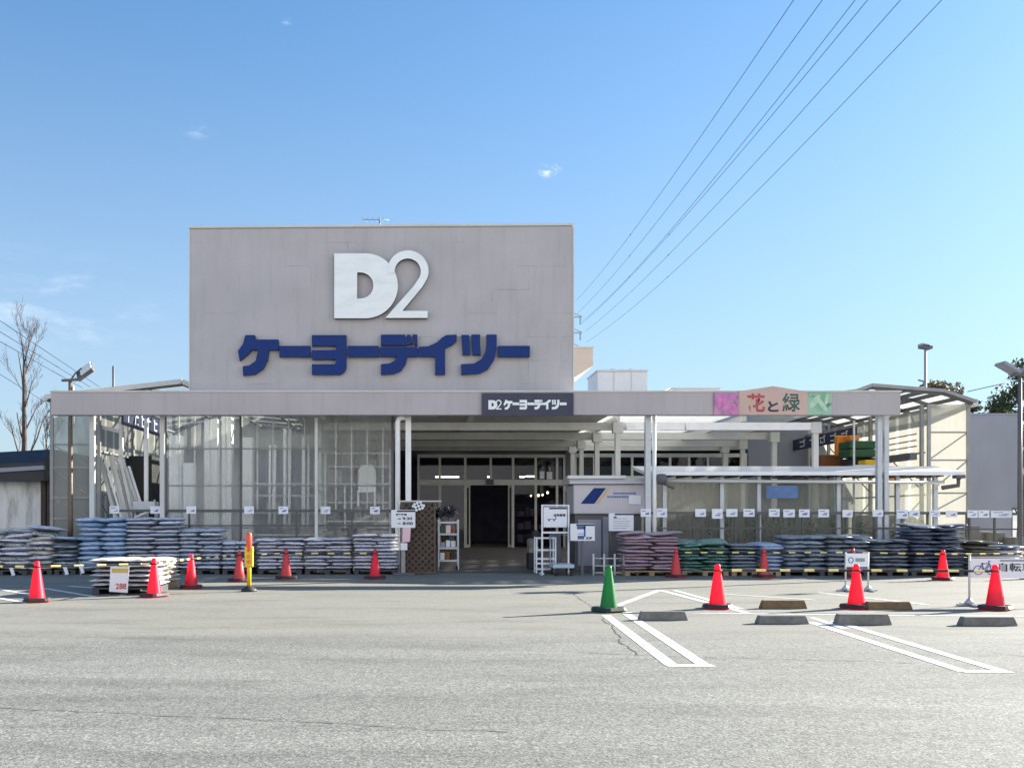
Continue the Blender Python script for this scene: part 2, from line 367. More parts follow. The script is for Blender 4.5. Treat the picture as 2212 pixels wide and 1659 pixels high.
def wall_mat(name, base, jx, jz, jamt=.12, stain=.25):
    """rendered panel wall with faint joints, grain and drip stains"""
    m, t = new_mat(name); n = N(t)
    tcn = n('ShaderNodeTexCoord')
    sw = n('ShaderNodeSeparateXYZ', {0: tcn.outputs['Object']}); cb = n('ShaderNodeCombineXYZ', {0: sw.outputs[0], 1: sw.outputs[2]})
    br = n('ShaderNodeTexBrick', {'Vector': cb.outputs[0], 'Scale': 1, 'Mortar Size': .012, 'Mortar Smooth': .6, 'Brick Width': jx, 'Row Height': jz, 'Color1': (1,1,1,1), 'Color2': (.95,.95,.95,1), 'Mortar': (0,0,0,1)}, offset=.5)
    n1 = n('ShaderNodeTexNoise', {'Vector': tcn.outputs['Object'], 'Scale': .9, 'Detail': 4})
    n2 = n('ShaderNodeTexNoise', {'Vector': tcn.outputs['Object'], 'Scale': 45, 'Detail': 4, 'Roughness': .8})
    mp = n('ShaderNodeMapping', {'Vector': tcn.outputs['Object'], 'Scale': (6,6,.5)})
    n3 = n('ShaderNodeTexNoise', {'Vector': mp.outputs[0], 'Scale': 1, 'Detail': 7, 'Roughness': .7})
    mp4 = n('ShaderNodeMapping', {'Vector': tcn.outputs['Object'], 'Scale': (.9,.9,1.6)})
    n4 = n('ShaderNodeTexNoise', {'Vector': mp4.outputs[0], 'Scale': 1.3, 'Detail': 3})
    jm = n('ShaderNodeMapRange', {0: n4.outputs[0], 1: .5, 2: .68, 3: .0, 4: 1.})
    jf = n('ShaderNodeMath', {0: br.outputs['Fac'], 1: jm.outputs[0]}, operation='MULTIPLY')
    v1 = n('ShaderNodeMapRange', {0: n1.outputs[0], 1: .3, 2: .7, 3: .93, 4: 1.05})
    v2 = n('ShaderNodeMapRange', {0: n2.outputs[0], 1: .3, 2: .7, 3: .93, 4: 1.06})
    v3 = n('ShaderNodeMapRange', {0: n3.outputs[0], 1: .5, 2: .8, 3: 1, 4: 1-stain})
    pr = n('ShaderNodeMath', {0: v1.outputs[0], 1: v2.outputs[0]}, operation='MULTIPLY')
    pr = n('ShaderNodeMath', {0: pr.outputs[0], 1: v3.outputs[0]}, operation='MULTIPLY')
    jj = n('ShaderNodeMath', {0: jf.outputs[0], 1: jamt*2.2}, operation='MULTIPLY')
    pr = n('ShaderNodeMath', {0: pr.outputs[0], 1: jj.outputs[0]}, operation='SUBTRACT')
    col = n('ShaderNodeMixRGB', {0: 1, 1: c4(base), 2: pr.outputs[0]}, blend_type='MULTIPLY')
    bs = n('ShaderNodeBsdfPrincipled', {'Base Color': col.outputs[0], 'Roughness': .75, 'Specular IOR Level': .3})
    bp = n('ShaderNodeBump', {'Strength': .25, 'Distance': .01, 'Height': n2.outputs[0]}); t.links.new(bp.outputs[0], bs.inputs['Normal'])
    n('ShaderNodeOutputMaterial', {0: bs.outputs[0]}); return m
M['tower'] = wall_mat('tower_wall', (.485,.46,.468), 1.9, .62, .13, .14)
M['fascia'] = wall_mat('fascia_wall', (.5,.455,.46), 2.4, 5, .1, .14)
M['greywall'] = wall_mat('grey_wall', (.315,.325,.365), 3, 5, .03, .05)
M['store'] = wall_mat('store_wall', (.5,.47,.42), 2.4, 1.2, .05, .15)

def asphalt_mat():
    m, t = new_mat('worn_asphalt'); n = N(t)
    tcn = n('ShaderNodeTexCoord'); P = tcn.outputs['Object']
    fine = n('ShaderNodeTexNoise', {'Vector': P, 'Scale': 30, 'Detail': 4, 'Roughness': .75})
    vo = n('ShaderNodeTexVoronoi', {'Vector': P, 'Scale': 62, 'Randomness': 1})
    med = n('ShaderNodeTexNoise', {'Vector': P, 'Scale': 9, 'Detail': 5, 'Roughness': .7})
    mps = n('ShaderNodeMapping', {'Vector': P, 'Scale': (.25,1,1)})
    big = n('ShaderNodeTexNoise', {'Vector': mps.outputs[0], 'Scale': .8, 'Detail': 6, 'Roughness': .62})
    v1 = n('ShaderNodeMapRange', {0: fine.outputs[0], 1: .3, 2: .7, 3: .5, 4: 1.5})
    v2 = n('ShaderNodeMapRange', {0: vo.outputs['Distance'], 1: .05, 2: .6, 3: 1.2, 4: .82})
    v3 = n('ShaderNodeMapRange', {0: med.outputs[0], 1: .3, 2: .7, 3: .8, 4: 1.17})
    v4 = n('ShaderNodeMapRange', {0: big.outputs[0], 1: .3, 2: .7, 3: .8, 4: 1.12})
    # individual stones: pale and dark chips
    vc = n('ShaderNodeTexVoronoi', {'Vector': P, 'Scale': 75}); sepc = n('ShaderNodeSeparateColor', {0: vc.outputs['Color']})
    chip = n('ShaderNodeMapRange', {0: sepc.outputs[0], 1: .0, 2: 1., 3: .66, 4: 1.36})
    p = v1.outputs[0]
    for q in (v2, v3, v4, chip): p = n('ShaderNodeMath', {0: p, 1: q.outputs[0]}, operation='MULTIPLY').outputs[0]
    # older smoother surfacing beyond the seam in front of the store
    sp = n('ShaderNodeSeparateXYZ', {0: P})
    wob = n('ShaderNodeTexNoise', {'Vector': P, 'Scale': .7, 'Detail': 4})
    yy = n('ShaderNodeMath', {0: sp.outputs[1], 1: n('ShaderNodeMath', {0: wob.outputs[0], 1: 1.6}, operation='MULTIPLY').outputs[0]}, operation='ADD')
    far = n('ShaderNodeMapRange', {0: yy.outputs[0], 1: 11.2, 2: 12.4})
    base = n('ShaderNodeMixRGB', {0: far.outputs[0], 1: (.208,.211,.191,1), 2: (.222,.22,.192,1)})
    soft = n('ShaderNodeMapRange', {0: far.outputs[0], 3: 1, 4: .55})
    pm = n('ShaderNodeMixRGB', {0: soft.outputs[0], 1: (1,1,1,1), 2: p})
    # dark tyre/oil stains
    st = n('ShaderNodeTexNoise', {'Vector': mps.outputs[0], 'Scale': 1.7, 'Detail': 7, 'Roughness': .65})
    sm = n('ShaderNodeMapRange', {0: st.outputs[0], 1: .5, 2: .7, 3: 1.02, 4: .74})
    col = n('ShaderNodeMixRGB', {0: 1, 1: base.outputs[0], 2: pm.outputs[0]}, blend_type='MULTIPLY')
    col = n('ShaderNodeMixRGB', {0: 1, 1: col.outputs[0], 2: sm.outputs[0]}, blend_type='MULTIPLY')
    bs = n('ShaderNodeBsdfPrincipled', {'Base Color': col.outputs[0], 'Roughness': .8, 'Specular IOR Level': .35})
    hh = n('ShaderNodeMath', {0: fine.outputs[0], 1: n('ShaderNodeMath', {0: vo.outputs['Distance'], 1: .7}, operation='MULTIPLY').outputs[0]}, operation='SUBTRACT')
    bp = n('ShaderNodeBump', {'Strength': .22, 'Distance': .012, 'Height': hh.outputs[0]}); t.links.new(bp.outputs[0], bs.inputs['Normal'])
    n('ShaderNodeOutputMaterial', {0: bs.outputs[0]}); return m
M['asphalt'] = asphalt_mat()

def bag_mat(name, base, ink, amt=.5, rough=.32, under=None):
    """printed plastic sack: print bands, creases, per-bag tone"""
    m, t = new_mat(name); n = N(t)
    tcn = n('ShaderNodeTexCoord'); oi = n('ShaderNodeObjectInfo')
    off = n('ShaderNodeVectorMath', {0: tcn.outputs['Object'], 1: n('ShaderNodeVectorMath', {0: oi.outputs['Location'], 1: (3.1,1.7,9.3)}, operation='MULTIPLY').outputs[0]}, operation='ADD')
    mp = n('ShaderNodeMapping', {'Vector': off.outputs[0], 'Scale': (3.2,2.2,1.2)})
    nz = n('ShaderNodeTexNoise', {'Vector': mp.outputs[0], 'Scale': 1.5, 'Detail': 4, 'Roughness': .6})
    mr = n('ShaderNodeMapRange', {0: nz.outputs[0], 1: .56, 2: .62, 3: 0, 4: amt})
    # lettering-like print in the middle of the sack
    sp = n('ShaderNodeSeparateXYZ', {0: tcn.outputs['Object']})
    mid = n('ShaderNodeMath', {0: n('ShaderNodeMath', {0: sp.outputs[0]}, operation='ABSOLUTE').outputs[0], 1: .33}, operation='LESS_THAN')
    mp2 = n('ShaderNodeMapping', {'Vector': off.outputs[0], 'Scale': (16,4,5)})
    n2 = n('ShaderNodeTexNoise', {'Vector': mp2.outputs[0], 'Scale': 1.2, 'Detail': 2})
    ink2 = n('ShaderNodeMapRange', {0: n2.outputs[0], 1: .53, 2: .57, 3: 0, 4: amt*.9})
    pm = n('ShaderNodeMath', {0: mid.outputs[0], 1: ink2.outputs[0]}, operation='MULTIPLY')
    tot = n('ShaderNodeMath', {0: mr.outputs[0], 1: pm.outputs[0]}, operation='MAXIMUM')
    col = n('ShaderNodeMixRGB', {0: tot.outputs[0], 1: c4(base), 2: c4(ink)})
    if under:   # shade painted in: sack darkened low down to deepen the gaps between layers
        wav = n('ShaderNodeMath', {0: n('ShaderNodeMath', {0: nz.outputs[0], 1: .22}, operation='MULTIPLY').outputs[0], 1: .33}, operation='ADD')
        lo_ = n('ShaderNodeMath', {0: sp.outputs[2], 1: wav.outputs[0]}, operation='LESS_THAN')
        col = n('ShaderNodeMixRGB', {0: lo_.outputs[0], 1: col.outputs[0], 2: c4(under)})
    hv = n('ShaderNodeMapRange', {0: oi.outputs['Random'], 3: .82, 4: 1.12})
    hs = n('ShaderNodeHueSaturation', {'Value': hv.outputs[0], 'Color': col.outputs[0]})
    bs = n('ShaderNodeBsdfPrincipled', {'Base Color': hs.outputs[0], 'Roughness': rough})
    bz = n('ShaderNodeTexNoise', {'Vector': off.outputs[0], 'Scale': 7, 'Detail': 4, 'Roughness': .6})
    bp = n('ShaderNodeBump', {'Strength': .5, 'Distance': .05, 'Height': bz.outputs[0]}); t.links.new(bp.outputs[0], bs.inputs['Normal'])
    n('ShaderNodeOutputMaterial', {0: bs.outputs[0]}); return m
BAG = {
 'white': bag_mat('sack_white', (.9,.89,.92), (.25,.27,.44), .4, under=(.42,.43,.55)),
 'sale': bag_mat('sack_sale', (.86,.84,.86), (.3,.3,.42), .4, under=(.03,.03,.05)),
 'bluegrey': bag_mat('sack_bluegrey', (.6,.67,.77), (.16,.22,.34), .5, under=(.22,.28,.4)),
 'blue': bag_mat('sack_blue', (.31,.46,.66), (.52,.63,.76), .7),
 'lightblue': bag_mat('sack_lightblue', (.42,.58,.79), (.8,.82,.85), .7),
 'pink': bag_mat('sack_pink', (.58,.44,.5), (.3,.22,.27), .6),
 'green': bag_mat('sack_green', (.12,.27,.22), (.42,.58,.54), .7),
 'slate': bag_mat('sack_slate', (.26,.31,.37), (.48,.54,.6), .6),
 'navy': bag_mat('sack_navy', (.1,.13,.2), (.36,.42,.5), .5),
 'dark': bag_mat('sack_dark', (.14,.17,.2), (.32,.36,.38), .5),
 'mix': bag_mat('sack_mixed', (.62,.64,.62), (.06,.07,.08), .8),
 'olive': bag_mat('sack_olive', (.2,.2,.17), (.07,.07,.07), .5),
 'cream': bag_mat('sack_cream', (.78,.74,.66), (.5,.46,.4), .4),
}

# ------------------------------------------------------------------ ground and markings
b = MB(); b.poly([(-700,-60,0),(700,-60,0),(700,1500,0),(-700,1500,0)])
tag(b.build('ground', M['asphalt']), kind='structure')
def flat(pts_px, z=.004):
    return [(GX(x, GY(y)), GY(y), z) for x, y in pts_px]
def wob_quad(mb, a, b_, z, wd):
    pass
def line_px(mb, a, b_, w, z=.004, n=1):
    """painted strip of true width w between two surveyed ground points"""
    A = Vector((GX(a[0], GY(a[1])), GY(a[1]), z)); B = Vector((GX(b_[0], GY(b_[1])), GY(b_[1]), z))
    d = (B-A).normalized(); s = Vector((-d.y, d.x, 0))*w/2
    mb.poly([A-s, B-s, B+s, A+s])
marks = [  # name, strips
 ('parking_line', [((1309,1329),(1451,1437),.13), ((1354,1326),(1521,1437),.13), ((1440,1437.6),(1541,1437.6),.13)]),
 ('parking_line', [((1755,1334),(1826,1358),.1),((1752,1344),(2084,1451),.12), ((1800,1341),(2169,1451),.12), ((2078,1451),(2184,1451),.12)]),
 ('parking_line', [((1330,1322.5),(2330,1332.5),.1)]),
 ('parking_line', [((1423,1275),(1296,1322),.12), ((1427,1275),(1617,1325),.12), ((1457,1275),(1600,1315),.1)]),
 ('parking_line', [((1768,1280),(2005,1306),.1)]),
 ('parking_line', [((1560,1283),(1760,1296),.08)]),
 ('parking_line', [((-40,1266),(70,1285),.12)]),
 ('parking_line', [((97,1271),(205,1289),.12)]),
 ('parking_line', [((-30,1287),(60,1303),.12)]),
 ('parking_line', [((150,1266),(205,1270),.15)]),
]
zz = .0035
for nm, strips in marks:
    mb = MB()
    for a, b_, w in strips:
        line_px(mb, a, b_, w, zz); zz += .0001
    tag(mb.build(nm, M['paint'], fix=True), kind='structure')
M['crack'] = mat('crack_fill', (.06,.06,.055), .9, var=.3, scale=8)
def crack(pts, w):
    mb = MB(); L = []
    P3 = [Vector((GX(x, GY(y)), GY(y), .003)) for x, y in pts]
    Q = []
    for i in range(len(P3)-1):
        k = max(4, int((P3[i+1]-P3[i]).length/.07))
        for j in range(k): Q.append(P3[i].lerp(P3[i+1], j/k))
    Q.append(P3[-1])
    off = 0
    for i, q in enumerate(Q):
        t = (Q[min(i+1, len(Q)-1)]-Q[max(0, i-1)]).normalized(); s = Vector((-t.y, t.x, 0))
        off = off*.8+random.uniform(-.02, .02)
        ww = w*random.choice((.25,.5,.8,1,1.2,.6)) if 0 < i < len(Q)-1 else .002
        L.append((q+s*(off-ww/2), q+s*(off+ww/2)))
    for i in range(len(L)-1):
        mb.poly([L[i][0], L[i+1][0], L[i+1][1], L[i][1]])
    tag(mb.build('ground_crack', M['crack']), kind='structure')
crack([(1306,1334),(1330,1362),(1345,1388),(1378,1415)], .022)
crack([(1240,1409),(1400,1416),(1580,1421),(1700,1423),(1982,1432)], .016)
crack([(-40,1528),(90,1534),(300,1543),(480,1554),(700,1563),(900,1575),(1110,1583)], .012)
crack([(1240,1283),(1262,1300),(1290,1322)], .02)
crack([(-20,1372),(120,1376),(330,1379),(500,1383)], .012)
crack([(2130,1408),(2240,1422)], .014)

# entrance floor rising gently to the doors
FY0, FY1, FZ = 24.6, 34.0, .36
mb = MB()
mb.poly([(-3.2,FY0,.01),(5.6,FY0,.01),(5.6,FY1,FZ),(-3.2,FY1,FZ)]); mb.poly([(-3.2,FY1,FZ),(5.6,FY1,FZ),(5.6,46,FZ),(-3.2,46,FZ)])
M['floor'] = mat('entrance_concrete', (.19,.175,.165), .6, var=.22, scale=1.2, dirt=(.17,.085,.07), dscale=.9, damt=.6, bump=.1)
tag(mb.build('entrance_floor', M['floor']), kind='structure')

# ------------------------------------------------------------------ the store
YF = 24.0                                     # plane of the fascia
st = thing('store_building', 'long low store with tall grey sign wall and open entrance canopy', 'store', (0, 30, 0))
x0, x1 = GX(110, YF), GX(1945, YF); zf0, zf1 = GZ(896, YF), GZ(847.5, YF)
b = MB(); b.box(x0, x1, YF, YF+.3, zf0, zf1); fas = b.build('fascia', M['fascia'], st)
b = MB(); b.box(x0-.02, x1+.02, YF-.025, YF+.32, zf1+.002, zf1+.045); b.build('coping', M['offwhite'], fas)
YT = YF+.35
tx0, tx1 = GX(411, YT), GX(1237, YT); tz0 = zf0+.2
b = MB(); b.prism([(tx0,tz0),(tx1,tz0),(tx1,GZ(488.5,YT)),(tx0,GZ(494.5,YT))], YT, YT+.9)
tw = b.build('sign_wall', M['tower'], st)
b = MB(); b.prism([(tx0-.03,GZ(494.5,YT)+.003),(tx1+.03,GZ(488.5,YT)+.003),(tx1+.03,GZ(488.5,YT)+.06),(tx0-.03,GZ(494.5,YT)+.06)], YT-.05, YT+.95)
b.box(tx0-.035, tx0-.003, YT-.012, YT+.9, zf1+.05, GZ(496,YT)); b.box(tx1+.003, tx1+.04, YT-.012, YT+.9, zf1+.05, GZ(490,YT))
b.build('coping', M['offwhite'], tw)
# canopy: beams, columns, roof
cols = M['white']
cy_ = [25.9, 28.9, 31.7, 33.55]
for i, y in enumerate(cy_):
    zb = 3.9
    b = MB()
    xl = -2.95-(y-25.9)*.03
    b.box(xl, 10.95, y, y+.12, zb, zb+.21)
    b.build('beam', M['beam'], st)
    for xx in (5.5, 11.0):
        c = MB(); c.box(xx-.07, xx+.07, y-.2, y-.06, 0, zb+.15); c.box(xx-.14, xx+.14, y-.24, y-.02, zb-.1, zb+.2); c.build('column', M['offwhite'], st)
for xx in (-2.6, 1.4, 5.5, 9.0):
    b = MB(); b.box(xx-.05, xx+.05, YF+.31 if xx < 5 else 25.66, 34.2, 4.12, 4.3); b.build('purlin', M['beam'], st)
b = MB(); b.box(-3.6, 5.3, YF+.31, 34.4, 4.31, 4.4); b.build('canopy_roof', M['beam'], st)
b = MB(); b.poly([(5.32,25.65,4.34),(11.05,25.65,4.34),(11.05,34.4,4.34),(5.32,34.4,4.34)]); b.build('added_skylight', M['roofsheet'], st)  # opaque canopy made translucent here, added to let sun brighten the shelter
b = MB(); b.box(-.2, .5, 24.5, 25.1, 4.24, 4.3); b.build('ceiling_hatch', M['dgrey'], st)
b = MB(); b.box(GX(1353,25.75), GX(1478,25.75), 25.7, 25.8, GZ(929,25.75), GZ(913,25.75)); b.box(GX(1482,25.75), GX(1757,25.75), 25.7, 25.8, GZ(929,25.75), GZ(913,25.75)); b.build('eave_panel', M['white'], st)
def column(p0, p1, Y, m, d=.12):
    b = MB(); b.box(GX(p0,Y), GX(p1,Y), Y, Y+d, 0, GZ(899,Y)+.15); return b.build('column', m, st)
YC = YF+.35
column(1394.5, 1406, YC-.04, M['steel'], .14); 
column(1896, 1905.5, YC, M['steel'], .14); column(1911, 1920, YC+.02, M['steel'], .12)
column(876, 888, YC+.1, M['white']); column(193, 203, YC+.1, M['offwhite']); column(345, 354, YC+.1, M['offwhite'])
def pipe(px, Y, r, elbow=True):
    x = GX(px, Y); b = MB()
    pts = [(x, Y, .02), (x, Y, GZ(912,Y)), (x+.03, Y, GZ(904,Y)), (x+.12, Y, GZ(902.5,Y)), (x+.22, Y, GZ(902.5,Y))]
    b.tube(pts if elbow else [(x,Y,.02),(x,Y,GZ(897,Y)+.1)], r, 10)
    return b.build('downpipe', M['white'], st)
pipe(859, YF+.33, .07); pipe(1413.5, YF+.36, .055, False)
# store front wall with glazing
YS = 34.4
sx0, sx1 = GX(900, YS), GX(1222, YS)
b = MB(); b.box(-12, 16, YS+.1, YS+.3, 4.0, 5.3); b.build('upper_wall', M['store'], st)
b = MB(); b.box(sx1, sx1+.25, YS-.1, YS+.3, 0, 4.0); b.build('pier', M['dgrey'], st)
b = MB(); b.box(-12, 22, YS+.32, 62, 5.2, 5.3); b.build('roof', M['grey'], st)
def frames(xs, zs, w=.09, Y=YS, z0=.36, z1=3.75, m='beam', name='window_frame'):
    b = MB()
    for x in xs: b.box(x-w/2, x+w/2, Y-.05, Y+.05, z0, z1)
    for z, h in zs: b.box(xs[0]-w/2, xs[-1]+w/2, Y-.045, Y+.045, z-h/2, z+h/2)
    return b.build(name, M[m], st)
zt = GZ(1042, YS); ztop = GZ(985, YS)
fr = frames([GX(x,YS) for x in (904, 950, 1005, 1108, 1157, 1203, 1219)], [(zt,.2),(ztop,.12)])
b = MB(); b.box(GX(1060,YS)-.04, GX(1060,YS)+.04, YS-.05, YS+.05, zt+.1, ztop-.06); b.build('mullion', M['beam'], fr)
b = MB(); b.box(GX(904,YS), GX(1005,YS)-.05, YS-.008, YS+.008, .4, ztop); b.box(GX(1108,YS)+.05, GX(1219,YS), YS-.008, YS+.008, .4, ztop); b.box(GX(1005,YS), GX(1108,YS), YS-.008, YS+.008, zt+.1, ztop); b.build('pane', M['glass'], fr)
# sliding doors parked at the sides of the opening
for k, (p0, p1) in enumerate(((1006, 1016), (1098, 1107))):
    b = MB(); X0, X1 = GX(p0,YS), GX(p1,YS)
    b.box(X0, X1, YS+.07, YS+.11, .37, .47); b.box(X0, X1, YS+.07, YS+.11, zt-.2, zt-.1); b.box(X0, X0+.05, YS+.07, YS+.11, .47, zt-.2); b.box(X1-.05, X1, YS+.07, YS+.11, .47, zt-.2)
    b.build('sliding_door', M['beam'], st)
b = MB(); b.box(GX(1050,YS), GX(1066,YS), YS-.14, YS-.05, zt-.08, zt+.1); b.build('door_sensor', M['dgrey'], st)
# window band to the right of the entrance and wall below it
xr0, xr1 = sx1+.25, 12.2
b = MB(); b.box(xr0, xr1, YS+.02, YS+.3, 0, 2.9); b.build('lower_wall', M['store'], st)
b = MB(); b.box(xr1, 22, YS+.02, YS+.3, 0, 5.2); b.build('side_wall', M['greywall'], st)
xs = [xr0+.1+i*(xr1-xr0-.2)/9 for i in range(10)]
wf = frames(xs, [(2.95,.14),(3.78,.14)], Y=YS, z0=2.9, z1=3.85)
b = MB(); b.box(xr0, xr1, YS-.006, YS+.006, 2.95, 3.78); b.build('pane', M['glass'], wf)
# shop interior: dark back wall and ceiling
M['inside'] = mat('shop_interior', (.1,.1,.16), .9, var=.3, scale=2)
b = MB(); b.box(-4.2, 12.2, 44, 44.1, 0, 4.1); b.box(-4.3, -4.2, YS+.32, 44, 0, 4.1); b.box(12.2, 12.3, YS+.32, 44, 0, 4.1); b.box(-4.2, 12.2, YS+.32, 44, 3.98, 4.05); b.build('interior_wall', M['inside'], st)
# glazed side wall between entrance passage and the left hall
SWX = [(-2.75, 24.6), (-3.25, 34.3)]
b = MB()
for k in range(9):
    f_ = k/8; X = SWX[0][0]+(SWX[1][0]-SWX[0][0])*f_; Y = SWX[0][1]+(SWX[1][1]-SWX[0][1])*f_
    b.box(X-.04, X+.04, Y-.04, Y+.04, 0, 4.1)
for z in (1.0, 2.2, 3.3): b.bar((SWX[0][0],SWX[0][1],z), (SWX[1][0],SWX[1][1],z), .05)
pf = b.build('partition_frame', M['offwhite'], st)
b = MB(); b.poly([(SWX[0][0],SWX[0][1],.02),(SWX[1][0],SWX[1][1],.02),(SWX[1][0],SWX[1][1],4.1),(SWX[0][0],SWX[0][1],4.1)]); b.build('pane', M['vinyl'], pf)
# lit lamps seen through the shop windows
for (px, py, w, warm) in ((958,1030,.65,0),(978,1030,.5,0),(1056,1030,.12,0),(1128,1030,.2,0),(1145,1029,.35,0)):
    Y = 37.0; x = GX(px,Y); z = GZ(py,Y)
    tag(MB().tube([(x-w/2,Y,z),(x+w/2,Y,z)], .028, 8).build('ceiling_lamp', M['lamp']), 'lit white tube lamp behind shop window, %s' % {958:'leftmost of its row',978:'second from the left',1056:'short one over the door',1128:'short one right of the door',1145:'rightmost of its row'}[px], 'lamp', 'lamps behind the shop windows')
for k, (px, py, r) in enumerate(((1147,1071,.03),(1163,1070,.05),(1172,1069,.035),(1183,1064,.045))):
    Y = 36.0; x = GX(px,Y); z = GZ(py,Y)
    o = MB().lathe([(.01,-r),(r*.8,-r*.6),(r,0),(r*.8,r*.6),(.02,r)], (x,Y,z), 12).build('pendant_lamp', M['lamp2'])
    tag(o, 'glowing warm round lamp above goods shelf inside, %s from left' % ORD[k+1], 'lamp', 'warm lamps right of the doors')

# ------------------------------------------------------------------ lettering
def arc(cx, cy, r, a0, a1, n, rx=None):
    rx = rx or r
    return [(cx+rx*math.cos(R(a0+(a1-a0)*i/n)), cy-r*math.sin(R(a0+(a1-a0)*i/n))) for i in range(n+1)]
# outlines in survey pixels of the close view (y down)
D_OUT = [(835,222),(1012,222)]+arc(1012,406,184,90,-90,26)[1:]+[(835,590)]
D_IN = [(965,330),(983,330)]+arc(983,404,74,90,-90,16)[1:]+[(965,478)]
TWO = arc(1253,322,117,186,-22,26)+[(1335,412),(1222,548),(1365,548),(1365,588),(1125,588),(1285,408)]+arc(1252,325,74,-38,188,24)
KANA = [
 [[(330,685),(383,685),(388,710),(517,710),(519,768),(463,768),(456,826),(430,875),(385,906),(318,914),(315,862),(352,857),(388,832),(404,768),(362,768),(345,792),(298,830),(288,775),(317,735)]],
 [[(523,746),(698,746),(698,808),(523,808)]],
 [[(708,685),(903,685),(903,868),(893,892),(868,908),(708,908),(708,850),(836,850),(846,840),(846,822),(708,822),(708,770),(846,770),(846,746),(708,746)]],
 [[(912,746),(1087,746),(1087,808),(912,808)]],
 [[(1100,682),(1238,682),(1250,742),(1100,742)], [(1246,682),(1268,682),(1280,732),(1258,740)], [(1278,682),(1306,682),(1308,742),(1290,742)], [(1094,752),(1309,752),(1309,806),(1250,806),(1242,845),(1215,885),(1172,904),(1100,908),(1100,850),(1146,846),(1178,830),(1190,806),(1094,806)]],
 [[(1314,752),(1370,748),(1420,725),(1446,700),(1470,685),(1530,682),(1530,718),(1504,740),(1464,758),(1464,908),(1408,908),(1408,806),(1314,806)]],
 [[(1557,684),(1600,684),(1607,796),(1565,796)], [(1614,682),(1663,682),(1663,730),(1667,796),(1622,796)], [(1700,682),(1757,682),(1757,762),(1742,826),(1708,878),(1660,902),(1557,908),(1555,850),(1628,846),(1670,822),(1692,782),(1700,740)]],
 [[(1766,746),(1945,746),(1945,808),(1766,808)]],
]
def to_disp(p): return (404.2+p[0]/2.627, 463.1+p[1]/2.627)
def big(poly, Y): return [(GX(to_disp(p)[0], Y), GZ(to_disp(p)[1], Y)) for p in poly]
YL = YT-.16
lg = thing('letter_sign', 'large pale D2 letters mounted high on the grey sign wall', 'sign', (GX(830,YL), YL, GZ(690,YL)))
def keyhole(o, i):   # outer loop + hole joined through one slit
    k = len(o)-1
    return o+[o[0]]+[i[0]]+i[:0:-1]+[i[0]], {len(o), len(o)+1+len(i)}
kp, sk = keyhole(D_OUT, D_IN)
b = MB(); pol = big(kp, YL)
n_ = len(pol)
b.prism(pol, YL, YL+.15, 0, 1, skip={len(D_OUT), n_-1}); b.build('letter', [M['letter'], M['letterside']], lg)
b = MB(); b.prism(big(TWO, YL-.01), YL-.01, YL+.14, 0, 1); b.build('numeral', [M['letter'], M['letterside']], lg)
kn = thing('letter_sign', 'row of large navy katakana letters on the grey sign wall', 'sign', (GX(830,YL), YL, GZ(809,YL)))
for ch in KANA:
    b = MB()
    for pl in ch: b.prism(big(pl, YL), YL, YL+.15, 0, 1)
    b.build('letter', [M['blue'], M['blueside']], kn)
# small navy board on the fascia with the same lettering in white
YB = YF-.07
sb = thing('name_board', 'navy board with white lettering on the fascia above the entrance', 'sign', (GX(1140,YB), YB, GZ(898,YB)))
b = MB(); b.box(GX(1041,YB), GX(1239,YB), YB, YB+.065, GZ(898,YB), GZ(849,YB)); b.build('panel', M['navy'], sb)
def small(poly, sx, ox, oy, sy, yy): return [(GX(ox+(p[0])*sx, yy), GZ(oy+(p[1])*sy, yy)) for p in poly]
yy = YB-.014
b = MB(); s_ = 28.5/535
pol = [(GX(1055+(p[0]-835)*s_, yy), GZ(863.5+(p[1]-205)*s_*1.02, yy)) for p in kp]; b.prism(pol, yy, YB-.001, skip={len(D_OUT), n_-1})
b.build('lettering', M['letter'], sb)
b = MB(); b.prism([(GX(1055+(p[0]-835)*s_, yy-.002), GZ(863.5+(p[1]-205)*s_*1.02, yy)) for p in TWO], yy-.002, YB-.001); b.build('lettering', M['letter'], sb)
b = MB(); sx = (1224-1088)/(1945-288); sy_ = (885-863.5)/(914-682)
for ch in KANA:
    for pl in ch: b.prism([(GX(1088+(p[0]-288)*sx, yy), GZ(863.5+(p[1]-682)*sy_, yy)) for p in pl], yy, YB-.001)
b.build('lettering', M['letter'], sb)
# flower shop board
YB = YF-.06
fb = thing('garden_board', 'peach gabled garden board with flower and leaf panels on the fascia', 'sign', (GX(1670,YB), YB, GZ(896,YB)))
M['peach'] = mat('peach_board', (.62,.43,.36), .6, var=.08, scale=2, dirt=(.5,.42,.4), damt=.4)
def petal(name, a, b2, c3, sc):
    m, t = new_mat(name); n = N(t); tcn = n('ShaderNodeTexCoord')
    v = n('ShaderNodeTexVoronoi', {'Vector': tcn.outputs['Object'], 'Scale': sc}); z = n('ShaderNodeTexNoise', {'Vector': tcn.outputs['Object'], 'Scale': sc*1.4, 'Detail': 4})
    m1 = n('ShaderNodeMixRGB', {0: n('ShaderNodeMapRange', {0: v.outputs['Distance'], 1: .2, 2: .7}).outputs[0], 1: c4(a), 2: c4(b2)})
    m2 = n('ShaderNodeMixRGB', {0: n('ShaderNodeMapRange', {0: z.outputs[0], 1: .55, 2: .66}).outputs[0], 1: m1.outputs[0], 2: c4(c3)})
    bs = n('ShaderNodeBsdfPrincipled', {'Base Color': m2.outputs[0], 'Roughness': .55}); n('ShaderNodeOutputMaterial', {0: bs.outputs[0]}); return m
M['petal'] = petal('flower_print', (.62,.3,.48), (.5,.19,.4), (.3,.18,.3), 4)
M['leafp'] = petal('leaf_print', (.16,.42,.2), (.34,.55,.4), (.1,.17,.2), 3.2)
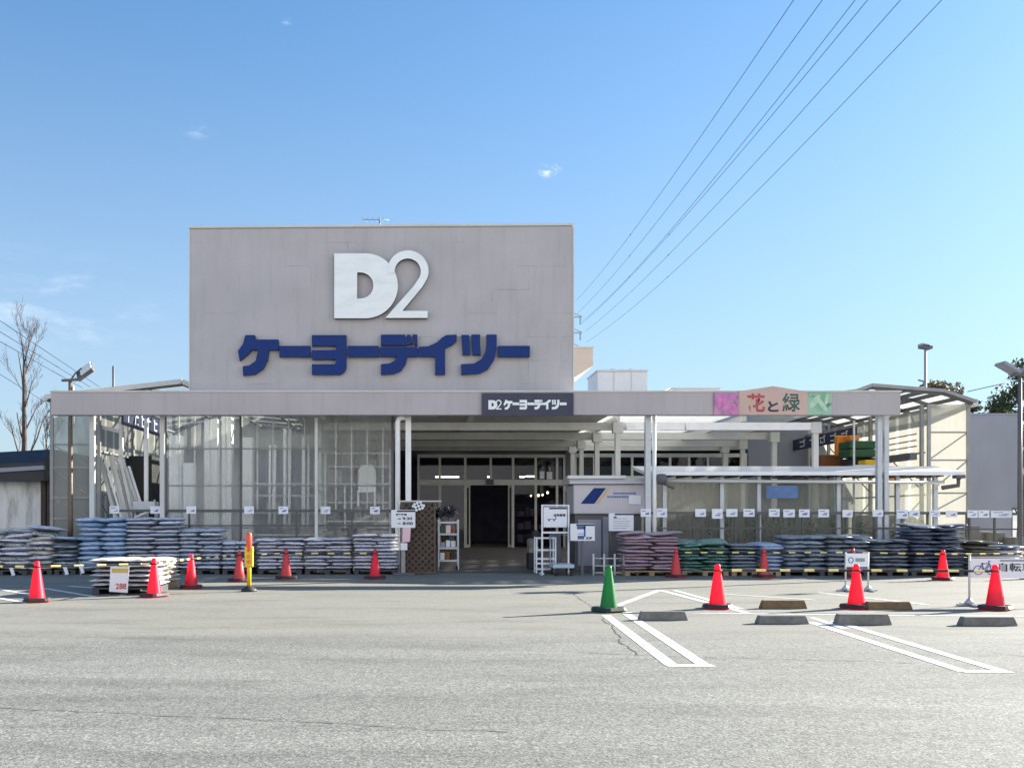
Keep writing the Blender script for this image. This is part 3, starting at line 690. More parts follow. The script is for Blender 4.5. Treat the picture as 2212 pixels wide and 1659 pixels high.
b = MB(); b.prism([(GX(1597,YB),GZ(896,YB)),(GX(1744,YB),GZ(896,YB)),(GX(1744,YB),GZ(846,YB)),(GX(1670,YB),GZ(834,YB)),(GX(1597,YB),GZ(845,YB))], YB, YB+.056); b.build('panel', M['peach'], fb)
b = MB(); b.box(GX(1543,YB), GX(1596.8,YB), YB+.006, YB+.056, GZ(896,YB), GZ(848.5,YB)); b.build('flower_panel', M['petal'], fb)
b = MB(); b.box(GX(1744.2,YB), GX(1797,YB), YB+.006, YB+.056, GZ(896,YB), GZ(848.5,YB)); b.build('leaf_panel', M['leafp'], fb)
M['petalink'] = mat('petal_ink', (.66,.2,.46), .6, var=.25, scale=9)
M['leafink'] = mat('leaf_ink', (.5,.68,.5), .6, var=.2, scale=6)
def ell(b, cx, cz, a, r1, r2, y):
    b.prism([(cx+r1*math.cos(t_)*math.cos(a)-r2*math.sin(t_)*math.sin(a), cz+r1*math.cos(t_)*math.sin(a)+r2*math.sin(t_)*math.cos(a)) for t_ in [k*math.pi/7 for k in range(14)]], y, YB+.0055)
for (px, py, sc_) in ((1560,866,.15),(1582,882,.12),(1584,858,.08)):
    b = MB()
    for k in range(5): ell(b, GX(px,YB)+sc_*.62*math.cos(k*1.2566+px), GZ(py,YB)+sc_*.62*math.sin(k*1.2566+px), k*1.2566+px, sc_*.55, sc_*.4, YB+.003-.0004*k)
    b.build('flower_print', M['petalink'], fb)
for (px, py, a, sc_) in ((1760,868,.9,.22),(1776,874,2.2,.2),(1786,862,1.4,.14)):
    b = MB(); ell(b, GX(px,YB), GZ(py,YB), a, sc_, sc_*.32, YB+.003-.0005*(px-1760)/8); b.build('leaf_print', M['leafink'], fb)
M['hana'] = mat('red_lettering', (.55,.1,.12), .6)
text('花', GX(1633,YB), GZ(870,YB), YB-.003, GX(1652,YB)-GX(1613,YB), GZ(850,YB)-GZ(890,YB), M['hana'], fb, bold=.025)
text('と', GX(1670,YB), GZ(878,YB), YB-.003, GX(1682,YB)-GX(1659,YB), GZ(866,YB)-GZ(889,YB), M['text'], fb, bold=.035)
text('緑', GX(1709,YB), GZ(869,YB), YB-.003, GX(1728,YB)-GX(1690,YB), GZ(849,YB)-GZ(889,YB), M['inkgreen'], fb, bold=.014)

# ------------------------------------------------------------------ left hall: vinyl wall, shed, goods
YW = 25.25
gw = thing('vinyl_wall', 'clear vinyl wall on steel frame left of the entrance', 'glazed wall', (GX(600,YW), YW, 0))
zt_ = GZ(897,YW)+.1
b = MB()
for px, w in ((359,.045),(520,.05),(848,.06)): b.box(GX(px,YW)-w/2, GX(px,YW)+w/2, YW-.04, YW+.03, 0, zt_)
for py in (969,1049,1105,1140): b.box(GX(359,YW), GX(848,YW), YW+.031, YW+.055, GZ(py,YW)-.018, GZ(py,YW)+.018)
b.build('frame', M['dgrey'], gw)
b = MB()
for k in range(14):
    px = 385+k*34
    b.box(GX(px,YW)-.018, GX(px,YW)+.018, YW+.06, YW+.09, GZ(1105,YW), zt_)
b.build('mullion', M['offwhite'], gw)
b = MB(); nx = 40
for k in range(nx):
    f0, f1 = k/nx, (k+1)/nx
    X0, X1 = GX(361,YW)+(GX(846,YW)-GX(361,YW))*f0, GX(361,YW)+(GX(846,YW)-GX(361,YW))*f1
    y0 = YW+.012*math.sin(k*1.7)+.01*math.sin(k*.63); y1 = YW+.012*math.sin((k+1)*1.7)+.01*math.sin((k+1)*.63)
    b.poly([(X0,y0,.1),(X1,y1,.1),(X1,y1,zt_),(X0,y0,zt_)])
bmesh.ops.remove_doubles(b.bm, verts=list(b.bm.verts), dist=.0005)
for f in b.bm.faces: f.smooth = True
b.build('sheet', M['vinyl'], gw)

M['frame'] = mat('shed_frame', (.3,.3,.29), .5, var=.15)
def shed(name, label, X0, X1, Yf, Yb, zeave, ridge, side, girts_px, sgn):
    """X0..X1 is the glazed front strip; side is the x of the long translucent wall; ridge=(x,z)"""
    t = thing(name, label, 'shed', ((X0+X1)/2, Yf, 0))
    b = MB(); b.poly([(X0,Yf,.02),(X1,Yf,.02),(X1,Yf,zeave),(X0,Yf,zeave)]); b.build('end_panel', M['polyf'], t)
    b = MB()
    for x in (X0, X1): b.box(x-.045, x+.045, Yf-.06, Yf-.004, 0, zeave)
    for py in girts_px: b.box(X0+.045, X1-.045, Yf-.045, Yf-.004, GZ(py,Yf)-.022, GZ(py,Yf)+.022)
    zs = [GZ(p,Yf) for p in girts_px]
    fr = b.build('end_frame', M['frame'], t)
    b = MB()
    for a, c in zip(zs[:-1], zs[1:]): b.bar((X0 if sgn > 0 else X1, Yf-.02, c), (X1 if sgn > 0 else X0, Yf-.02, a), .03)
    b.build('brace', M['frame'], t)
    b = MB(); b.poly([(side,Yf+.1,0),(side,Yb,0),(side,Yb,zeave-.1),(side,Yf+.1,zeave-.1)]); b.build('side_wall', M['poly'], t)
    s2 = side-.09*sgn
    k = 0; y = Yf+.15
    while y < Yb:
        b = MB(); b.box(min(s2,s2-.08*sgn), max(s2,s2-.08*sgn), y-.05, y+.05, 0, zeave); b.build('post', M['frame'], t)
        if y+3 < Yb:
            b = MB(); b.bar((s2, y, 2.2), (s2, y+3, 3.9), .03); b.bar((s2, y+3, .3), (s2, y, 2.0), .03); b.build('brace', M['frame'], t)
        y += 3
    b = MB()
    for z in (.8, 2.1, 3.3, zeave-.15): b.box(min(s2,s2+.05*sgn), max(s2,s2+.05*sgn), Yf+.1, Yb, z-.025, z+.025)
    b.build('girt', M['frame'], t)
    # curved roof: eave -> ridge -> inner eave
    xe = X1+.1 if sgn > 0 else X0-.1
    prof = ridge
    def rz_at(x):
        for (xa, za), (xb, zb2) in zip(prof[:-1], prof[1:]):
            if min(xa,xb) <= x <= max(xa,xb): return za+(zb2-za)*(x-xa)/(xb-xa)
        return prof[-1][1]
    b = MB(); X = [p[0] for p in prof]
    for p, q in zip(prof[:-1], prof[1:]):
        k = max(1, int(abs(p[0]-q[0])/.42)); X += [p[0]+(q[0]-p[0])*m_/k for m_ in range(1, k)]
    X = sorted(X, reverse=(sgn > 0)); segs = len(X)-1
    for k in range(segs):
        b.poly([(X[k],Yf-.2,rz_at(X[k])),(X[k+1],Yf-.2,rz_at(X[k+1])),(X[k+1],Yb,rz_at(X[k+1])),(X[k],Yb,rz_at(X[k]))])
    bmesh.ops.remove_doubles(b.bm, verts=list(b.bm.verts), dist=.0005)
    b.build('roof', M['roofsheet'] if sgn > 0 else M['roofclear'], t)
    y = Yf-.15
    while y < Yb:
        b = MB()
        for k in range(segs): b.bar((X[k],y,rz_at(X[k])-.07), (X[k+1],y,rz_at(X[k+1])-.07), .06, .1)
        b.build('rafter', M['dsteel'], t); y += 1.5
    b = MB()
    for k in range(0, segs+1, 1 if sgn > 0 else 3): b.box(X[k]-.05, X[k]+.05, Yf-.19, Yb, rz_at(X[k])-.11, rz_at(X[k])-.012)
    b.build('purlin', M['dsteel'], t)
    b = MB()
    for k in range(segs): b.bar((X[k],Yf-.24,rz_at(X[k])-.01), (X[k+1],Yf-.24,rz_at(X[k+1])-.01), .05, .09 if sgn > 0 else .13)
    b.build('barge_board', M['offwhite'] if sgn < 0 else M['frame'], t)
    b = MB(); b.tube([(xe, Yf-.25, zeave-.03), (xe, Yb, zeave-.03)], .07, 8); b.build('gutter', M['offwhite'], t)
    return t
YLS = 25.4
shl = shed('polycarbonate_shed', 'left polycarbonate shed with leaning boards behind its open bay', GX(113,YLS), GX(198,YLS), YLS, 43, 4.72, [(GX(113,YLS)-.1,4.74),(-6.46,5.16),(-5.85,4.9),(-2.6,4.62)], GX(200,YLS), (960,1010,1075,1120), -1)
YRS = 26.2
shr = shed('polycarbonate_shed', 'tall cream polycarbonate shed at the right behind the bike shelter', GX(2005,YRS), GX(2090,YRS), YRS, 46, 4.66, [(GX(2090,YRS)+.1,4.72),(14.7,5.02),(12.68,5.18),(12.25,5.02),(9.8,4.72)], GX(2007,YRS), (934,994,1065,1110), 1)
# back wall of the left hall
b = MB(); b.box(-8.8, -3.3, 36, 36.15, 0, 5.0); tag(b.build('back_wall', M['pale'], loc=(-6,36,0)), 'pale panelled back wall of the left hall behind the vinyl wall', 'wall')

# goods in the left hall
def rack(name, label, X0, X1, Y0, Y1, levels, m=M['offwhite'], grp=None, h=None, post=.05):
    t = thing(name, label, 'rack', ((X0+X1)/2, (Y0+Y1)/2, 0), grp)
    H = h or levels[-1]+.15
    for x in (X0, X1):
        for y in (Y0, Y1):
            b = MB(); b.box(x-post/2, x+post/2, y-post/2, y+post/2, 0, H); b.build('post', m, t)
    for z in levels:
        b = MB(); b.box(X0+post/2, X1-post/2, Y0, Y1, z-.025, z+.025); b.build('shelf', m, t)
    return t
YR = 27.2
rack('storage_rack', 'low pale rack of building goods behind the vinyl wall, left one', GX(535,YR), GX(690,YR), YR, YR+.8, (.3,.95,1.6,2.1,2.45), grp='racks behind the vinyl wall')
rack('storage_rack', 'wide pale rack behind the vinyl wall near the entrance downpipe', GX(700,YR), GX(842,YR), YR, YR+.8, (.3,.8,1.35,1.9,2.45,2.95,3.35), grp='racks behind the vinyl wall')
for k, (px, w, y0, y1) in enumerate(((582,5,960,1085),(593,5,960,1085),(615,7,925,1095),(625,6,925,1095),(655,8,940,1095),(664,6,940,1095),(702,5,975,1100),(745,4,1045,1095))):
    Y = 26.6+.1*(k % 2); x = GX(px,Y); r = w*.5*Y/F
    o = MB().tube([(x,Y,GZ(y1,Y)-.6),(x+random.uniform(-.02,.02),Y+.2,GZ(y0,Y))], r, 10).build('plastic_pipe', M['white'], loc=(x,Y,0))
    tag(o, 'white upright plastic pipe behind the vinyl wall, %s from the left' % ORD[k+1], 'pipe', 'white pipes behind the vinyl wall')
for k, (px0, px1, py0, py1, Y) in enumerate(((364,392,940,1100,26.6),(395,418,1000,1100,26.3),(440,470,905,1100,26.9),(478,500,900,1100,27.2),(520,545,945,1100,26.9))):
    o = MB().box(GX(px0,Y), GX(px1,Y), Y, Y+.35, 0, GZ(py0,Y)).build('panel_stack', M['white'], loc=(GX(px0,Y),Y,0), bev=.03)
    tag(o, 'white wrapped panel stack standing behind the vinyl wall, %s from left' % ORD[k+1], 'panels', 'wrapped panels behind the vinyl wall')
M['ware'] = mat('rack_ware', (.25,.24,.22), .7, var=.4, scale=3, rnd=.5)
kk = 0
for (X0, X1, lv) in ((GX(537,YR),GX(688,YR),(.33,.98,1.63)),(GX(703,YR),GX(840,YR),(.33,.83,1.38,1.93,2.48,2.98))):
    for z in lv:
        x = X0+.05
        while x < X1-.3:
            w = random.uniform(.22,.5); h = random.uniform(.18,.42)
            if random.random() < .8:
                kk += 1
                o = MB().box(x, min(x+w, X1-.05), YR+.15, YR+.65, z-.004, z+h, bev=.015).build('goods_box', M['ware'], loc=(x,YR+.4,z))
                tag(o, 'dull goods box on a rack shelf behind the vinyl wall', 'box', 'goods boxes on the racks behind the vinyl wall')
            x += w+.04
o = thing('chair', 'white plastic chair on the rack right of the pipes', 'chair', (GX(792,26.8),26.8,GZ(1075,26.8)))
x, z = GX(792,26.8), GZ(1060,26.8)
b = MB(); b.prism([(x-.26,z),(x+.26,z),(x+.25,z+.62),(x+.16,z+.76),(x-.16,z+.76),(x-.25,z+.62)], 27.0, 27.05); b.build('backrest', M['white'], o)
b = MB(); b.box(x-.27,x+.27,26.6,27.0,z-.05,z); b.build('seat', M['white'], o)
for sx_ in (-.24,.24):
    for yy_ in (26.63, 26.97): b = MB(); b.box(x+sx_-.02,x+sx_+.02,yy_-.02,yy_+.02,z-.45,z-.05); b.build('leg', M['white'], o)
b = MB(); b.box(GX(530,28.3), GX(842,28.3), 28.3, 28.36, .05, GZ(985,28.3)); tag(b.build('rack_shade_board', M['inside'], loc=(GX(690,28.3),28.3,0)), 'dark board standing in for shade behind the pale racks of the left hall', 'panel')  # dark board added in place of the shade low in the hall
# leaning boards in the open bay
for k in range(11):
    px = 216+k*6.6; Y = 25.75+random.uniform(-.1,.3); x = GX(px+14,Y); L = random.uniform(1.75,2.15)
    dx = -random.uniform(.3,.42)*1.1; w = random.choice((.05,.09,.14))
    z0 = 1.15
    b = MB(); b.bar((x+.15-dx*.4,Y,z0), (x+.15+dx,Y+.2,z0+L*.97), w, .03)
    o = b.build('leaning_board', random.choice([M['white'],M['offwhite'],M['pale']]), loc=(x,Y,z0))
    tag(o, 'pale long board leaning in the open bay of the left shed, %s from left' % ORD[k+1], 'board', 'boards leaning in the left shed')
b = MB(); b.box(GX(212,25.7), GX(300,25.7), 25.65, 26.5, 0, 1.15); tag(b.build('plinth', M['offwhite'], loc=(GX(255,25.7),26,0)), 'pale low plinth carrying the leaning boards in the left shed', 'plinth')
b = MB(); b.box(GX(262,28.4), GX(330,28.4), 28.3, 29.4, 0, GZ(985,28.4)); tag(b.build('dark_cabinet', M['black'], loc=(GX(300,28.4),28.4,0)), 'black cabinet behind the leaning boards in the left shed', 'cabinet')
for k, px in enumerate((262, 316)):
    Y = 26.2; o = MB().box(GX(px,Y)-.05, GX(px,Y)+.05, Y-.05, Y+.05, 0, GZ(905,Y)).build('steel_post', M['white'], loc=(GX(px,Y),Y,0))
    tag(o, ['white steel post in the open bay nearer the leaning boards','white steel post in the open bay nearer the vinyl wall'][k], 'post')
b = MB(); b.bar((GX(212,26.2),26.2,GZ(921,26.2)), (GX(258,26.2),26.2,GZ(932,26.2)), .1); tag(b.build('sloping_beam', M['white'], loc=(GX(235,26.2),26.2,GZ(932,26.2))), 'white sloping steel arm fixed to the post in the open bay', 'beam')
t = thing('folding_trolley', 'silver folding trolley standing in the open bay below the posts', 'trolley', (GX(315,25.8),25.8,0))
x = GX(315,25.8)
for sx_ in (-.3,.3):
    b = MB(); b.tube([(x+sx_,25.6,.05),(x+sx_*.9,26,1.7)], .03, 8); b.build('side_rail', M['steel'], t)
    b = MB(); b.tube([(x+sx_,26,.05),(x+sx_*.9,25.7,1.95)], .03, 8); b.build('side_rail', M['steel'], t)
b = MB(); b.box(x-.3,x+.3,25.6,26,1.62,1.9); b.build('tray', M['steel'], t); b = MB(); b.box(x-.26,x+.26,25.6,26,1.1,1.3); b.build('tray', M['steel'], t)
b = MB(); b.bar((x-.4,25.6,1.4),(x+.45,25.6,1.75), .05); b.build('handle', M['white'], t)
# navy hanging boards inside the sheds
def hang(x, Y0, Y1, z0, z1, label):
    t = thing('hanging_board', label, 'sign', (x,(Y0+Y1)/2,z0))
    b = MB(); b.box(x-.03, x+.03, Y0, Y1, z0, z1); b.build('panel', M['navy'], t)
    n = 5; L = (Y1-Y0)/(n+1); sg = 1 if x < 0 else -1; xx = x+sg*.034
    for k in range(n):
        b = MB()
        y = Y0+L*(k+.6)
        for (a, c, d, e) in ((0,.25,.75,.85),(.08,.8,.62,.72),(.1,.2,.2,.62),(.3,.75,.2,.3),(.6,.7,.3,.55))[: 3+k % 3]:
            b.poly([(xx,y+L*.7*a,z0+(z1-z0)*d),(xx,y+L*.7*c,z0+(z1-z0)*d),(xx,y+L*.7*c,z0+(z1-z0)*e),(xx,y+L*.7*a,z0+(z1-z0)*e)])
        b.build('lettering', M['board'], t)
hang(-8.0, 24.9, 28.6, 3.95, 4.45, 'navy board with white characters hanging in the left shed')
hang(13.9, 29.5, 34.5, 3.95, 4.35, 'navy board with white marks under the right shed roof')

# ------------------------------------------------------------------ bag stacks
def bag_mesh(name, seed):
    """a filled sack: rounded long sides, flat seams at both x ends, sag and creases"""
    rd = random.Random(seed); bm = bmesh.new(); nu, nt_ = 14, 16
    ph = [rd.uniform(0, 6.28) for _ in range(8)]
    rings = []
    for i in range(nu+1):
        u = -1+2*i/nu
        th = max(.1, (1-abs(u)**4.5)**.5); wd = 1-.05*(1-abs(u)**6)+.03*math.sin(3*u+ph[6])
        ring = []
        for k in range(nt_):
            a = 2*math.pi*k/nt_; c, s_ = math.cos(a), math.sin(a)
            y = .5*math.copysign(abs(c)**.8, c)*wd
            z = .5*math.copysign(abs(s_)**(.75 if s_ > 0 else .65), s_)*th
            edge = abs(u)**3
            z += th*(.05*math.sin(4.1*u+ph[0])*math.cos(3.3*y*2+ph[1])+.035*math.sin(9*u+ph[2])*math.sin(7*y+ph[3]))+edge*.05*math.sin(11*y+ph[4])
            y += .02*math.sin(6*u+ph[5])*c
            x = .5*u*(1-.02*math.cos(2*a))+.012*edge*math.copysign(1,u)*math.sin(9*y+ph[7])
            ring.append(bm.verts.new((x, y, .5+z)))
        rings.append(ring)
    for i in range(nu):
        for k in range(nt_):
            f = bm.faces.new((rings[i][k], rings[i][(k+1)%nt_], rings[i+1][(k+1)%nt_], rings[i+1][k])); f.smooth = True
    bm.faces.new(rings[0][::-1]); bm.faces.new(rings[-1])
    bmesh.ops.recalc_face_normals(bm, faces=list(bm.faces))
    me = bpy.data.meshes.new(name); bm.to_mesh(me); bm.free(); return me
BMESH = {k: [] for k in BAG}
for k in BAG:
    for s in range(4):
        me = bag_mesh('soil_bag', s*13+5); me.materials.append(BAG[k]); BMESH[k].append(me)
def pallet(x0, x1, y0, y1, label, mt, group='pallets under the bag stacks'):
    t = thing('pallet', label, 'pallet', ((x0+x1)/2,(y0+y1)/2,0), group)
    n = 3
    for k in range(n):
        x = x0+.06+(x1-x0-.12)*k/(n-1)
        b = MB(); b.box(x-.06, x+.06, y0, y1, .001, .095); b.build('runner', mt, t)
    b = MB(); b.box(x0, x1, y0, y1, .096, .128); b.build('deck', mt, t)
    return t
def stack(px0, px1, ytop, Yf, n, kind, phrase, depth=1.0, pal='plast', kinds=None, messy=.0, z0=.13, per=2, h=None, topn=None):
    """a pallet of bags: n layers of `per` bags; phrase names the stack"""
    x0, x1 = GX(px0,Yf), GX(px1,Yf); H = GZ(ytop,Yf+.2)-z0; lh = H/n; y0 = Yf
    if z0 < .2: pallet(x0+.03, x1-.03, y0+.05, y0+depth-.02, '%s pallet under the %s' % ('grey plastic' if pal == 'plast' else 'wooden', phrase), M[pal])
    for L in range(n):
        kd = kinds[L % len(kinds)] if kinds else kind
        cut = [i/per for i in range(per+1)]
        if per > 1:
            sh = (.06 if L % 2 else -.06)
            cut = [cut[0]]+[c+sh for c in cut[1:-1]]+[cut[-1]]
        m_ = messy*(1.6 if L >= n-2 else .6)
        cnt = per if not (topn and L == n-1) else topn
        for k in range(cnt):
            a, c = x0+(x1-x0)*cut[k], x0+(x1-x0)*cut[k+1]
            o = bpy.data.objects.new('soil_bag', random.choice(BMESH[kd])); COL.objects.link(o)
            jit = .018+.05*m_
            o.location = ((a+c)/2+random.uniform(-jit,jit), y0+depth/2+random.uniform(-.04,.04)-(.0 if L < n-2 else .03), z0+lh*L-.006)
            o.scale = ((c-a)*random.uniform(.95,1.02), depth*random.uniform(.96,1.03), lh*random.uniform(1.02,1.1))
            o.rotation_euler = (random.uniform(-.02,.02)-m_*random.uniform(0,.08), random.uniform(-.015,.015)+m_*random.uniform(-.1,.1), random.uniform(-.03,.03)+m_*random.uniform(-.3,.3)+(math.pi if random.random() < .5 else 0))
            side = ['left','right'][k] if per == 2 else ['left','middle','right'][k]
            if per == 1: side = 'single'
            tag(o, '%s bag, %s layer from top, %s' % (side, ORD[n-L], phrase), 'bag', 'bags in the '+phrase)
YP = 23.55
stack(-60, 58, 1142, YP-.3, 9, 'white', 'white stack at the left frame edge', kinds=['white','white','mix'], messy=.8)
stack(58, 112, 1136, YP-.1, 9, 'cream', 'narrow pale stack second from the left edge', kinds=['cream','mix','white'], messy=.9, per=1)
stack(113, 163, 1160, YP-.05, 8, 'dark', 'low dark stack in front of the lamp post', kinds=['dark','bluegrey'], messy=.7, per=1)
stack(166, 268, 1118, YP, 11, 'lightblue', 'light blue stack beside the lamp post', kinds=['blue','lightblue','lightblue'], messy=.35)
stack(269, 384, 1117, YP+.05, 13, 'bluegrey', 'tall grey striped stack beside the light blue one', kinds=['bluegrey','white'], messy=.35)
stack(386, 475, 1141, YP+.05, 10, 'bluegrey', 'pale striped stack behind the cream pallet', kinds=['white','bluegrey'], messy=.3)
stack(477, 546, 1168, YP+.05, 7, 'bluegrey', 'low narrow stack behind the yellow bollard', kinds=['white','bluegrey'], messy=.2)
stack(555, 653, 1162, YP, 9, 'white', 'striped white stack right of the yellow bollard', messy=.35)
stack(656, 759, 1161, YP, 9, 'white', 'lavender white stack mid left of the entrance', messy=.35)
stack(762, 859, 1153, YP, 10, 'white', 'neat white stack nearest the lattice screen', messy=.25)
YQ = 22.95
stack(1349, 1470, 1148, YQ, 11, 'pink', 'dusty pink stack', pal='pallet', messy=.6)
stack(1472, 1578, 1166, YQ, 9, 'green', 'green stack', pal='pallet', messy=.7)
stack(1580, 1640, 1174, YQ, 8, 'slate', 'narrow slate stack', pal='pallet', messy=.3, per=1)
stack(1641, 1691, 1172, YQ-.05, 7, 'lightblue', 'short light blue stack', pal='pallet', messy=.4, per=1)
stack(1696, 1786, 1156, YQ+.02, 8, 'slate', 'slate stack right of the light blue one', pal='plast', messy=.35)
stack(1788, 1881, 1155, YQ+.02, 8, 'slate', 'slate stack behind the bicycle notice', pal='plast', messy=.35)
stack(1883, 1967, 1165, YQ, 8, 'dark', 'dark stack left of the tall navy one', kinds=['dark','slate'], pal='plast', messy=.5)
stack(1969, 2088, 1132, YQ, 12, 'navy', 'tall navy stack', pal='plast', messy=.5)
stack(2094, 2160, 1168, YQ+.5, 7, 'olive', 'olive grey stack right of the tall navy one', pal='plast', messy=.5, per=1)
stack(2162, 2212, 1178, YQ+.6, 6, 'mix', 'white striped stack at the right frame edge', kinds=['white','slate'], pal='plast', messy=.3, per=1)
# sale pallets standing out on the asphalt
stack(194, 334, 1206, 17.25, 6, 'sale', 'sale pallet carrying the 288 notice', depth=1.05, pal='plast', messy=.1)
stack(221, 360, 1204, 18.4, 6, 'cream', 'second sale pallet behind the 288 notice', depth=1.05, pal='pallet', messy=.3)

# ------------------------------------------------------------------ rails and price cards
def rail(label, px0, px1, py, Y, posts, z1=None):
    t = thing('display_rail', label, 'rail', (GX((px0+px1)/2,Y),Y,0))
    b = MB(); z = GZ(py,Y); b.box(GX(px0,Y), GX(px1,Y), Y-.02, Y+.02, z-.035, z+.035); b.box(GX(px0,Y), GX(px1,Y), Y-.015, Y+.015, z-.42, z-.38); b.build('rail', M['dsteel'], t)
    for p in posts:
        b = MB(); b.box(GX(p,Y)-.025, GX(p,Y)+.025, Y+.021, Y+.06, 0, z+.03); b.build('post', M['dsteel'], t)
rail('dark steel rail behind the left bag stacks', 238, 850, 1103, 24.9, (240,287,408,520,640,760,848))
rail('dark steel rail behind the right bag stacks', 1392, 2092, 1108, 24.35, (1394,1465,1500,1590,1640,1735,1830,1845,1890,2005,2090))
def card(px0, px1, py0, py1, Y, label, group, tilt=0, ink=True):
    t = thing('price_card', label, 'card', (GX((px0+px1)/2,Y),Y,GZ(py1,Y)), group)
    b = MB(); b.box(GX(px0,Y), GX(px1,Y), Y, Y+.008, GZ(py1,Y), GZ(py0,Y)); b.build('sheet', M['board'], t)
    b = MB(); w = GX(px1,Y)-GX(px0,Y); x = GX(px0,Y); z = GZ(py1,Y); h = GZ(py0,Y)-z
    q = random.uniform(-.12,.12); b.box(x+w*(.42+q), x+w*(.8+q*.5), Y-.003, Y-.0005, z+h*.28, z+h*random.uniform(.36,.46)); b.box(x+w*(.6+q), x+w*.86, Y-.003, Y-.0005, z+h*.48, z+h*.56)
    if random.random() < .5: b.box(x+w*.12, x+w*random.uniform(.4,.7), Y-.003, Y-.0005, z+h*.7, z+h*.78)
    b.build('print', M['textblue'], t)
    return t
for k, px in enumerate((247,335,413,538,612,703,810)):
    card(px-10.5, px+10.5, 1093+k*.2, 1109+k*.2, 24.85, 'white price card on the rail behind the left bags, %s from left' % ORD[k+1], 'price cards behind the left bags')
for k, (a, c, y0, y1) in enumerate(((1384,1406,1099,1116),(1418,1441,1098,1117),(1502,1525,1099,1116),(1538,1561,1099,1120),(1569,1593,1099,1116),(1606,1630,1099,1116),(1661,1684,1099,1116),(1692,1717,1100,1117),(1726,1749,1100,1117),(1768,1791,1100,1117),(1820,1842,1101,1117),(1885,1908,1101,1116),(1937,1962,1101,1120),(1964,1987,1102,1116),(2008,2031,1102,1116),(2043,2068,1103,1117),(2090,2112,1102,1118),(2114,2137,1102,1118),(2141,2186,1103,1118))):
    card(a, c, y0, y1, 24.3, 'white price card on the rail behind the right bags, %s from left' % ORD[k+1], 'price cards behind the right bags')
rail('dark steel rail at the right frame edge behind the olive bags', 2094, 2205, 1110, 24.4, (2096,2150,2203))

# ------------------------------------------------------------------ bike shelter at the right with hazy vinyl front
YA = 24.75
sh_ = thing('shelter', 'low flat roofed shelter with hazy vinyl front behind the right bags', 'shelter', (GX(1730,YA),YA,0))
xs0, xs1 = GX(1388,YA), GX(2074,YA)
b = MB(); b.prismx([(YA-.25,GZ(1026,YA-.25)),(YA-.25,GZ(1019,YA-.25)),(26.0,GZ(1007,26.0)),(26.0,GZ(1013,26.0))], xs0, xs1); rf = b.build('roof', M['pale'], sh_)
b = MB(); b.box(xs0+.02, xs1-.02, YA-.27, YA-.252, GZ(1026.5,YA-.25), GZ(1018.5,YA-.25)); b.build('edge_trim', M['white'], rf)
b = MB(); zb = GZ(1041,YA); b.tube([(GX(1418,YA),YA-.2,zb+.02),(GX(2030,YA),YA-.2,zb-.02)], .045, 8); gt = b.build('gutter', M['offwhite'], sh_)
b = MB(); xg = GX(2062,YA); b.tube([(xg,YA-.2,GZ(1031,YA)),(xg-.02,YA-.2,zb-.1),(xg-.4,YA-.1,zb-.16)], .06, 8); b.box(xg-.12,xg+.12,YA-.3,YA-.1,GZ(1034,YA),GZ(1027,YA)); b.build('downpipe', M['dgrey'], sh_)
b = MB(); xg = GX(1421,YA); b.lathe([(.03,-.14),(.13,-.12),(.16,0),(.13,.12),(.03,.14)], (xg,YA-.35,GZ(1036,YA)), 14); b.tube([(xg+.05,YA-.35,GZ(1045,YA)),(xg+.33,YA-.35,GZ(1055,YA))], .035, 8); b.build('downpipe', M['dgrey'], sh_)
for px in (1436,1560,1640,1812,1940,2022):
    b = MB(); b.box(GX(px,YA)-.05, GX(px,YA)+.05, YA, YA+.1, 0, GZ(1020,YA)); b.build('post', M['steel'], sh_)
b = MB()
for px in range(1450, 2030, 36): b.box(GX(px,YA)-.05, GX(px,YA)+.05, YA-.2, YA+1.0, GZ(1030,YA)+.0, GZ(1026,YA)+.03)
b.build('joist', M['dgrey'], sh_)
b = MB(); nx = 60; XA, XB = GX(1412,YA), GX(2020,YA)
for k in range(nx):
    X0, X1 = XA+(XB-XA)*k/nx, XA+(XB-XA)*(k+1)/nx
    y0 = YA+.15+.018*math.sin(k*1.3)+.012*math.sin(k*.5); y1 = YA+.15+.018*math.sin((k+1)*1.3)+.012*math.sin((k+1)*.5)
    b.poly([(X0,y0,.15),(X1,y1,.15),(X1,y1,zb-.02),(X0,y0,zb-.02)])
bmesh.ops.remove_doubles(b.bm, verts=list(b.bm.verts), dist=.0005)
for f in b.bm.faces: f.smooth = True
b.build('vinyl_front', M['vinyl2'], sh_)
b = MB(); b.box(GX(1656,24.6), GX(1724,24.6), 24.62, 24.64, GZ(1076,24.6), GZ(1049,24.6))
M['bluesheet'] = mat('blue_sheet', (.09,.18,.38), .5, var=.3, scale=3)
tag(b.build('blue_sheet', M['bluesheet'], loc=(GX(1690,24.6),24.63,GZ(1076,24.6))), 'faded blue sheet hanging on the vinyl front of the shelter', 'sheet')
